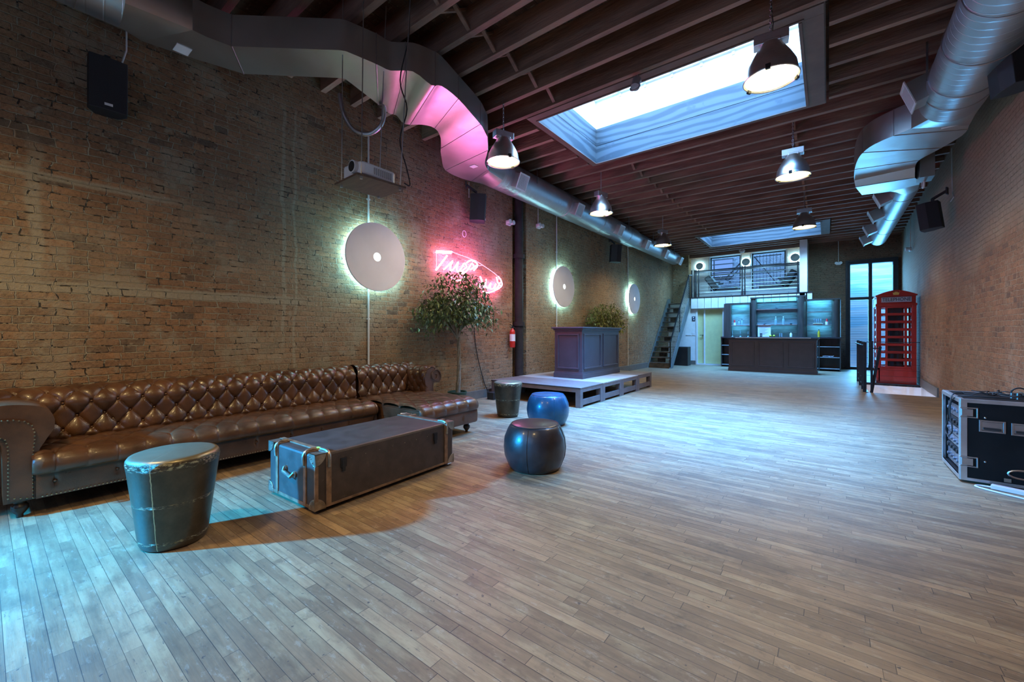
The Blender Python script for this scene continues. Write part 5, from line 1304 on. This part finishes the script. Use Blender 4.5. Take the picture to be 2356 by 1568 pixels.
def lattice(face):
    mb = MB(); dz = (zt0 - zb0) / rows
    if face == 'front': A0, A1 = BX0 + cw, BX1 - cw
    else: A0, A1 = BY0 + cw, BY1 - cw
    W_ = A1 - A0; cols = [A0, A0 + W_ * .20, A0 + W_ * .80, A1]
    def bx(a, b, z0, z1, d=.028):
        if face == 'front': mb.box((a, BY0 + .01, z0), (b, BY0 + .01 + d, z1))
        elif face == 'left': mb.box((BX0 + .01, a, z0), (BX0 + .01 + d, b, z1))
        elif face == 'right': mb.box((BX1 - .01 - d, a, z0), (BX1 - .01, b, z1))
        else: mb.box((a, BY1 - .01 - d, z0), (b, BY1 - .01, z1))
    for k in range(rows + 1): z = zb0 + dz * k; bx(A0, A1, z - .030, z + .030)
    for c_ in cols: bx(c_ - .022, c_ + .022, zb0 - .028, zt0 + .028, .024)
    return mb
wob('door', lattice('front'), red_m, t, label='red glazed door with eight rows of panes')
for fc in ('left', 'right'): wob('side_lattice', lattice(fc), red_m, t)
mb = MB()
for k in range(9): z = zb0 + (zt0 - zb0) / 8 * k; mb.box((BX0 + cw, BY1 - .04, z - .03), (BX1 - cw, BY1 - .012, z + .03))
for x in (BX0 + cw, BX0 + .26, BX1 - .18): mb.box((x - .022, BY1 - .04, zb0), (x + .022, BY1 - .016, zt0))
wob('back_lattice', mb, red_m, t)
mb = MB(); mb.box((BX0 + cw, BY0 + .02, zb0), (BX1 - cw, BY0 + .024, zt0)); mb.box((BX0 + .02, BY0 + cw, zb0), (BX0 + .024, BY1 - cw, zt0)); wob('panes', mb, glass_m, t)
mb = MB(); mb.box((BX0 - .012, BY0 - .012, 1.98), (BX1 + .012, BY1 + .012, 2.04)); mb.box((BX0 + .01, BY0 + .01, 2.04), (BX1 - .01, BY1 - .01, 2.24)); mb.box((BX0 - .015, BY0 - .02, 2.22), (BX1 + .015, BY1 + .02, 2.26)); wob('fascia', mb, red_m, t, bevel=.005)
# domed roof with arched gables
n = 14; mb = MB(); xc = (BX0 + BX1) / 2; yc = (BY0 + BY1) / 2; hw = (BX1 - BX0) / 2
def dome(i, j):
    a = -1 + 2 * i / n; b = -1 + 2 * j / n
    return (xc + a * hw, yc + b * (BY1 - BY0) / 2, 2.26 + .13 * (1 - a * a * .75) * (1 - b * b * .35) - .03)
mb.grid(dome, n + 1, n + 1); wob('roof', mb, red_m, t)
mb = MB(); mb.prism([(BX0, 2.24), (BX1, 2.24)] + [(BX1 - (BX1 - BX0) * k / 12, 2.26 + .12 * (1 - (abs(1 - k / 6)) ** 1.6)) for k in range(13)], 1, BY0 - .018, BY0 + .02); wob('gable', mb, red_m, t)
sign_m = M('booth_sign_opal', (.28, .34, .52), .35, var=.04)
mb = MB(); mb.box((BX0 + .10, BY0 - .004, 2.075), (BX1 - .09, BY0 + .012, 2.20)); sg = wob('sign_panel', mb, sign_m, t)
cu = bpy.data.curves.new('telephone_letters', 'FONT'); cu.body = 'TELEPHONE'; cu.size = .122; cu.align_x = 'CENTER'; cu.align_y = 'CENTER'; cu.extrude = .002; cu.space_character = .98
tmp = bpy.data.objects.new('tmp_text', cu); COL.objects.link(tmp); bpy.context.view_layer.update()
me = bpy.data.meshes.new_from_object(tmp.evaluated_get(bpy.context.evaluated_depsgraph_get())); bpy.data.objects.remove(tmp)
me.transform(Matrix.Rotation(PI / 2, 4, 'X')); lt = bpy.data.objects.new('lettering', me); COL.objects.link(lt); me.materials.clear(); me.materials.append(black_m)
lt.parent = sg; lt.location = (BX0 + .395 - t.location.x - .013, BY0 - .006 - t.location.y, 2.1375)
# scale letters to the panel width
wdt = max(v.co.x for v in me.vertices) - min(v.co.x for v in me.vertices); me.transform(Matrix.Diagonal((.53 / wdt, 1, 1, 1)))
mb = MB(); cx_, cz_ = xc, 2.285
mb.prism([(cx_ - .05, cz_ - .03), (cx_ + .05, cz_ - .03), (cx_ + .055, cz_ + .0), (cx_ + .065, cz_ + .03), (cx_ + .035, cz_ + .028), (cx_ + .02, cz_ + .05), (cx_, cz_ + .035), (cx_ - .02, cz_ + .05), (cx_ - .035, cz_ + .028), (cx_ - .065, cz_ + .03), (cx_ - .055, cz_)], 1, BY0 - .028, BY0 - .018)
mb.sphere((cx_, BY0 - .022, cz_ + .050), .007, 8, 6); wob('crown_emblem', mb, gold_m, t)
mb = MB(); mb.box((xc - .10, BY1 - .12, .40), (xc + .17, BY1 - .05, 1.96)); wob('backboard', mb, M('booth_backboard', (.09, .05, .055), .4), t); mb = MB(); mb.box((xc - .08, BY1 - .24, 1.05), (xc + .10, BY1 - .12, 1.60)); wob('payphone', mb, dkmetal, t)

# railing of the stair opening
t = thing('stair_opening_railing', 'dark iron railing around the stair opening before the phone booth', 'railing', (.66, 11.8, 0))
for (x, y, h_) in ((.64, 11.88, 1.10), (.64, 12.1 + .35, 1.10), (.64, 13.35, 1.10), (.64, 14.35, 1.10)):
    mb = MB(); mb.box((x - .03, y - .03, 0), (x + .03, y + .03, h_)); wob('post', mb, rail_m, t)
mb = MB(); mb.box((.735, 11.83, 0), (.775, 11.89, 1.12)); wob('post', mb, rail_m, t)
mb = MB(); mb.bar((.74, 11.9, -.1), (.90, 11.95, 1.0), .05, .05); mb.bar((.72, 11.9, .96), (.9, 11.95, .96), .03, .02); wob('gate_leaf', mb, rail_m, t)
mb = MB(); mb.bar((.60, 14.6, 1.02), (.62, 11.85, 1.02), .03, .02); mb.bar((.64, 14.4, .10), (.64, 11.85, .10), .02, .02); mb.bar((.64, 14.4, .25), (.64, 11.85, .25), .012, .012); wob('rail', mb, rail_m, t)
mb = MB(); mb.cyl((.64, 14.03, 1.06), (1.78, 14.03, 1.06), .009, 8)
for z in (.2, .35, .5, .65, .8): mb.cyl((.64, 14.03, z), (1.78, 14.03, z), .003, 5)
wob('cable', mb, rail_m, t)
mb = MB(); mb.box((.66, 14.02, -.04), (1.8, 14.06, .02)); mb.box((.66, 11.8, -.2), (.70, 14.05, .012)); wob('edge_angle', mb, rail_m, t)
o = ob('warning_sticker', MB().box((1.22, 14.040, -.10), (1.34, 14.045, -.075)), M('sticker_yellow', (.5, .55, .2), .5)); tag(o, 'small yellow warning sticker on the white stairwell wall', 'sticker')

l = bpy.data.lights.new('stairwell_light', 'POINT'); l.energy = 28; l.color = (.75, .75, 1); l.shadow_soft_size = .15
o = bpy.data.objects.new('stairwell_light', l); o.location = (1.25, 12.3, -1.2); COL.objects.link(o)
# ------------------------------------------------------------------ flight case
CX0, CX1, CY0, CY1, CZ = .915, 1.66, 5.23, 5.92, .72
t = thing('flight_case', 'black rack flight case with aluminium edges by the right wall', 'flight case', ((CX0 + CX1) / 2, (CY0 + CY1) / 2, 0))
mb = MB(); mb.box((CX0 + .02, CY0, .03), (CX1, CY0 + .012, CZ)); mb.box((CX0 + .02, CY1 - .012, .03), (CX1, CY1, CZ)); mb.box((CX0 + .01, CY0, .03), (CX1, CY1, .05)); mb.box((CX1 - .012, CY0, .03), (CX1, CY1, CZ)); mb.box((CX0 + .01, CY0 + .01, CZ - .02), (CX1, CY1 - .01, CZ)); wob('shell', mb, case_p, t)
mb = MB(); e = .026
for (y, s_) in ((CY0, -1), (CY1, 1)):
    yy0, yy1 = (y - .006, y + .004) if s_ < 0 else (y - .004, y + .006)
    mb.box((CX0, yy0, CZ - e), (CX1, yy1, CZ + .005)); mb.box((CX0, yy0, .02), (CX1, yy1, .02 + e)); mb.box((CX0, yy0, .02), (CX0 + e * 1.6, yy1, CZ + .005))
for z in (.02, CZ + .001):
    mb.box((CX0, CY0, z), (CX0 + e, CY1, z + .005)); mb.box((CX0, CY0, z), (CX1, CY0 + e, z + .004)); mb.box((CX0, CY1 - e, z), (CX1, CY1, z + .004))
mb.box((CX0 - .005, CY0, .02), (CX0, CY0 + e, CZ)); mb.box((CX0 - .005, CY1 - e, .02), (CX0, CY1, CZ)); mb.box((CX0 - .005, CY0, .02), (CX0, CY1, .05)); mb.box((CX0 - .005, CY0, CZ - .03), (CX0, CY1, CZ))
wob('edge_extrusion', mb, case_edge, t, bevel=.002)
def latch(x, z):
    mb = MB(); mb.box((x - .045, CY0 - .012, z - .045), (x + .065, CY0 - .004, z - .035)); mb.box((x - .045, CY0 - .012, z + .035), (x + .065, CY0 - .004, z + .045)); mb.box((x + .055, CY0 - .012, z - .045), (x + .065, CY0 - .004, z + .045)); mb.box((x - .035, CY0 - .014, z - .03), (x + .035, CY0 - .006, z + .03)); wob('butterfly_latch', mb, steel_m, t, bevel=.003)
latch(.955, .61); latch(.955, .185)
def recess(x, z):
    wd, ht = .075, .05; mb = MB()
    for (a, b, c_, d) in ((-wd, wd, ht - .012, ht), (-wd, wd, -ht, -ht + .012), (-wd, -wd + .014, -ht, ht), (wd - .014, wd, -ht, ht)): mb.box((x + a, CY0 - .010, z + c_), (x + b, CY0 - .001, z + d))
    mb.box((x - wd * .8, CY0 - .003, z - ht * .7), (x + wd * .8, CY0 - .001, z + ht * .7)); wob('handle_dish', mb, steel_m, t, bevel=.003)
    wob('handle', MB().tube([(x - .05, CY0 - .012, z - .02), (x + .05, CY0 - .012, z - .022)], .009, 8), black_m, t)
recess(1.10, .505); recess(1.28, .50)
for x in (1.06, 1.30):
    for z in (.20, .575): wob('rivet', MB().sphere((x, CY0 - .002, z), .009, 8, 6), steel_m, t)
mb = MB(); mb.tube([(1.27 + .06 * math.cos(a) * (1.4), CY0 - .008, .13 + .035 * math.sin(a)) for a in [2 * PI * k / 16 for k in range(16)]], .008, 6, closed=True); wob('lower_latch', mb, steel_m, t)
mb = MB(); mb.box((1.165, CY0 - .010, .055), (1.205, CY0 - .004, .085)); wob('red_tab', mb, corner_m, t)
zz = .07; k = 0
for (h_, kind) in ((.12, 1), (.06, 0), (.09, 1), (.09, 1), (.09, 0), (.12, 1)):
    mb = MB(); mb.box((CX0 + .03, CY0 + .05, zz), (CX0 + .30, CY1 - .05, zz + h_ - .008))
    for q in range(5): y = CY0 + .1 + q * .115; mb.cyl((CX0 + .032, y, zz + h_ / 2), (CX0 + .012, y, zz + h_ / 2), .014 if kind else .022, 12)
    wob('rack_unit', mb, rack_m if kind else black_m, t, bevel=.002); zz += h_
def squig(x0, y0, z0, n, amp, r, seed, dx=.5, dy=.1):
    rnd = random.Random(seed); pts = []
    a = rnd.uniform(0, 6)
    for i in range(n):
        a += rnd.uniform(.4, .9); pts.append((x0 + dx * i / n + amp * math.cos(a), y0 + dy * i / n + amp * .8 * math.sin(a), z0 + abs(.02 * math.sin(a * 1.7)) + rnd.uniform(0, .012)))
    return MB().tube(cs(pts, 4), r * .75, 6)
for i, (a, lb) in enumerate((((.99, 5.42, .735, 26, .045, .006, 3), 'tangled black audio cable heaped on the open end of the flight case'), ((1.10, 5.60, .735, 30, .06, .006, 5), 'black cable looping across the middle of the flight case top'), ((1.22, 5.40, .735, 30, .05, .007, 8), 'thick black cable heap on the flight case nearest the wall'), ((1.12, 5.72, .735, 24, .05, .006, 11), 'black cable heap on the flight case edge away from the handles'))):
    o = ob('audio_cable', squig(*a), rubber_m); tag(o, lb, 'cable', 'cables on the flight case')
o = ob('looped_cable', MB().tube(cs([(1.25, 5.33, .74), (1.05, 5.30, .745), (.94, 5.34, .735), (.895, 5.42, .68), (.885, 5.42, .55), (.89, 5.36, .42), (.875, 5.43, .36), (.87, 5.50, .40), (.88, 5.46, .52), (.885, 5.44, .64), (.92, 5.50, .735), (1.0, 5.55, .74)]), .0052, 8), rubber_m); tag(o, 'black cable looping down the open end of the flight case', 'cable')
o = ob('arched_cable', MB().tube(cs([(1.27, 5.5, .73), (1.27, 5.5, .79), (1.31, 5.5, .82), (1.36, 5.5, .80), (1.40, 5.5, .74)]), .006, 8), rubber_m); tag(o, 'black cable arching up from brass plugs on the flight case', 'cable')
t = thing('plug_cluster', 'pair of metal plugs standing on the flight case', 'plug', (1.27, 5.5, .72))
for dx in (0, .035): ob('plug', MB().cyl((dx, 0, 0), (dx, 0, .055), .011, 10), steel_m, t)
t = thing('power_strip', 'white power strip on the floor in front of the flight case', 'power strip', (1.22, 5.10, 0))
mb = MB(); mb.bar((1.08, 5.155, .02), (1.36, 5.05, .02), .05, .035); wob('strip', mb, projw, t, bevel=.004)
wob('cord', MB().tube(cs([(1.08, 5.155, .012), (1.02, 5.17, .008), (.985, 5.13, .008), (1.03, 5.07, .008), (1.14, 5.0, .008), (1.3, 4.92, .008), (1.5, 4.86, .008)]), .007, 6), projw, t)

# ------------------------------------------------------------------ ficus trees
def ficus(name, label, base, th, crown_c, crown_r, nleaf, m, seed, xmin):
    rnd = random.Random(seed); t = thing(name, label, 'tree', base)
    bx, by, bz = base; C3 = Vector(crown_c); top = Vector((bx, by, th))
    mb = MB()
    for s_ in range(3):
        pts = []; rad = []
        for k in range(22):
            f = k / 21; a = f * 9 + s_ * 2 * PI / 3; r = .022 * (1 - .3 * f)
            pts.append((bx + .03 * math.sin(f * 3) + r * math.cos(a), by + r * math.sin(a) + .02 * f, .18 + (th - .18) * f)); rad.append(.024 * (1 - .35 * f))
        mb.tube(pts, rad, 8)
    ends = []
    for k in range(15):
        a = 2 * PI * k / 15 + rnd.uniform(-.2, .2); el = rnd.uniform(.15, 1.0)
        e = C3 + Vector((crown_r[0] * math.cos(a) * (1 - el * .4) * .8, crown_r[1] * math.sin(a) * (1 - el * .4) * .8, crown_r[2] * (el * 1.2 - .5)))
        e.x = max(e.x, xmin + .04)
        m1 = top.lerp(e, .45) + Vector((rnd.uniform(-.04, .04), rnd.uniform(-.04, .04), .04)); pts = [top - Vector((0, 0, .03)), top.lerp(m1, .5), m1, m1.lerp(e, .55) + Vector((0, 0, .03)), e]
        mb.tube(pts, [.014, .011, .008, .006, .003], 6); ends += [m1.lerp(e, .3), m1.lerp(e, .7), e]
        for q in range(3):
            f0 = m1.lerp(e, rnd.uniform(.1, .8)); f1 = f0 + Vector((rnd.uniform(-.16, .16), rnd.uniform(-.18, .18), rnd.uniform(-.10, .2))); f1.x = max(f1.x, xmin + .03); mb.tube([f0, f0.lerp(f1, .5) + Vector((0, 0, .02)), f1], [.005, .004, .002], 5); ends.append(f1)
    # drooping twigs
    for k in range(12):
        a = 2 * PI * k / 12 + .3; s0 = C3 + Vector((crown_r[0] * .8 * math.cos(a), crown_r[1] * .88 * math.sin(a), rnd.uniform(-.3, 0) * crown_r[2])); s0.x = max(s0.x, xmin + .05)
        s1 = s0 + Vector((.04 * math.cos(a), .06 * math.sin(a), -rnd.uniform(.2, .5) * crown_r[2] * 1.2)); mb.tube([s0, s0.lerp(s1, .5) + Vector((0, 0, .03)), s1], [.004, .003, .002], 5)
        for q in range(5): ends.append(s0.lerp(s1, q / 4))
    wob('trunk', mb, bark_m, t)
    mb = MB()
    for k in range(nleaf):
        e = rnd.choice(ends); sp_ = .105
        p = e + Vector((rnd.gauss(0, sp_), rnd.gauss(0, sp_), rnd.gauss(0, sp_ * .8)))
        if rnd.random() < .16:
            a = rnd.uniform(0, 2 * PI); q = rnd.random() ** .5; zz_ = rnd.uniform(-.2, 1); p = C3 + Vector((crown_r[0] * q * math.cos(a) * math.sqrt(max(0, 1 - zz_ * zz_ * .8)), crown_r[1] * q * math.sin(a) * math.sqrt(max(0, 1 - zz_ * zz_ * .8)), crown_r[2] * zz_))
        p.x = max(p.x, xmin + .02)
        yaw = rnd.uniform(0, 2 * PI); pitch = rnd.uniform(-1.3, .1); L_ = rnd.uniform(.065, .105); W_ = L_ * .46
        d = Vector((math.cos(yaw) * math.cos(pitch), math.sin(yaw) * math.cos(pitch), math.sin(pitch))); sd = d.cross(Vector((0, 0, 1))).normalized(); up = sd.cross(d)
        if p.x + d.x * L_ < xmin + .005: d.x = abs(d.x)
        q1 = p + d * L_ * .45; vs = [p, q1 + sd * W_ / 2 + up * .006, q1 - up * .004, q1 - sd * W_ / 2 + up * .006, p + d * L_ - up * .012]
        mb.add(vs, [(0, 1, 2), (0, 2, 3), (1, 4, 2), (2, 4, 3)], True)
    wob('foliage', mb, m, t, recalc=False)
    mb = MB(); mb.lathe([(.001, 0), (.12, 0), (.15, .24), (.165, .27), (.165, .30), (.15, .30), (.145, .26), (.001, .26)], (bx, by, 0), 28); wob('pot', mb, pot_m, t)
    wob('soil', MB().lathe([(.001, .275), (.145, .27)], (bx, by, 0), 24), soil_m, t)
    return t
ficus('potted_ficus', 'leafy ficus with twisted trunk in front of the pink neon', (-5.02, 4.98, 0), 1.22, (-5.05, 5.02, 1.83), (.46, .70, .50), 3300, leaf_m, 4, XL)
ficus('potted_ficus', 'ficus rising behind the panelled cabinet on the stage', (-4.95, 10.8, 0), 1.05, (-4.93, 10.75, 1.70), (.42, .66, .42), 2000, leaf_m2, 9, XL2)
o = ob('neon_power_cord', MB().tube(cs([(XL + .02, 5.75, 2.2), (XL + .03, 5.86, 1.6), (XL + .02, 5.93, 1.1), (XL + .03, 6.02, .72), (XL + .02, 6.2, .28), (XL + .05, 6.28, .12), (XL + .16, 6.26, .02), (XL + .30, 6.12, .015), (XL + .32, 6.35, .015), (XL + .18, 6.42, .02), (XL + .10, 6.3, .015)]), .008, 6), rubber_m); tag(o, 'dark cord hanging from the neon to a coil on the floor', 'cable')
o = ob('power_adapter', MB().box((-5.28, 6.05, 0), (-5.12, 6.25, .14)), black_m, bevel=.01); tag(o, 'black adapter box on the floor beside the stage', 'adapter')
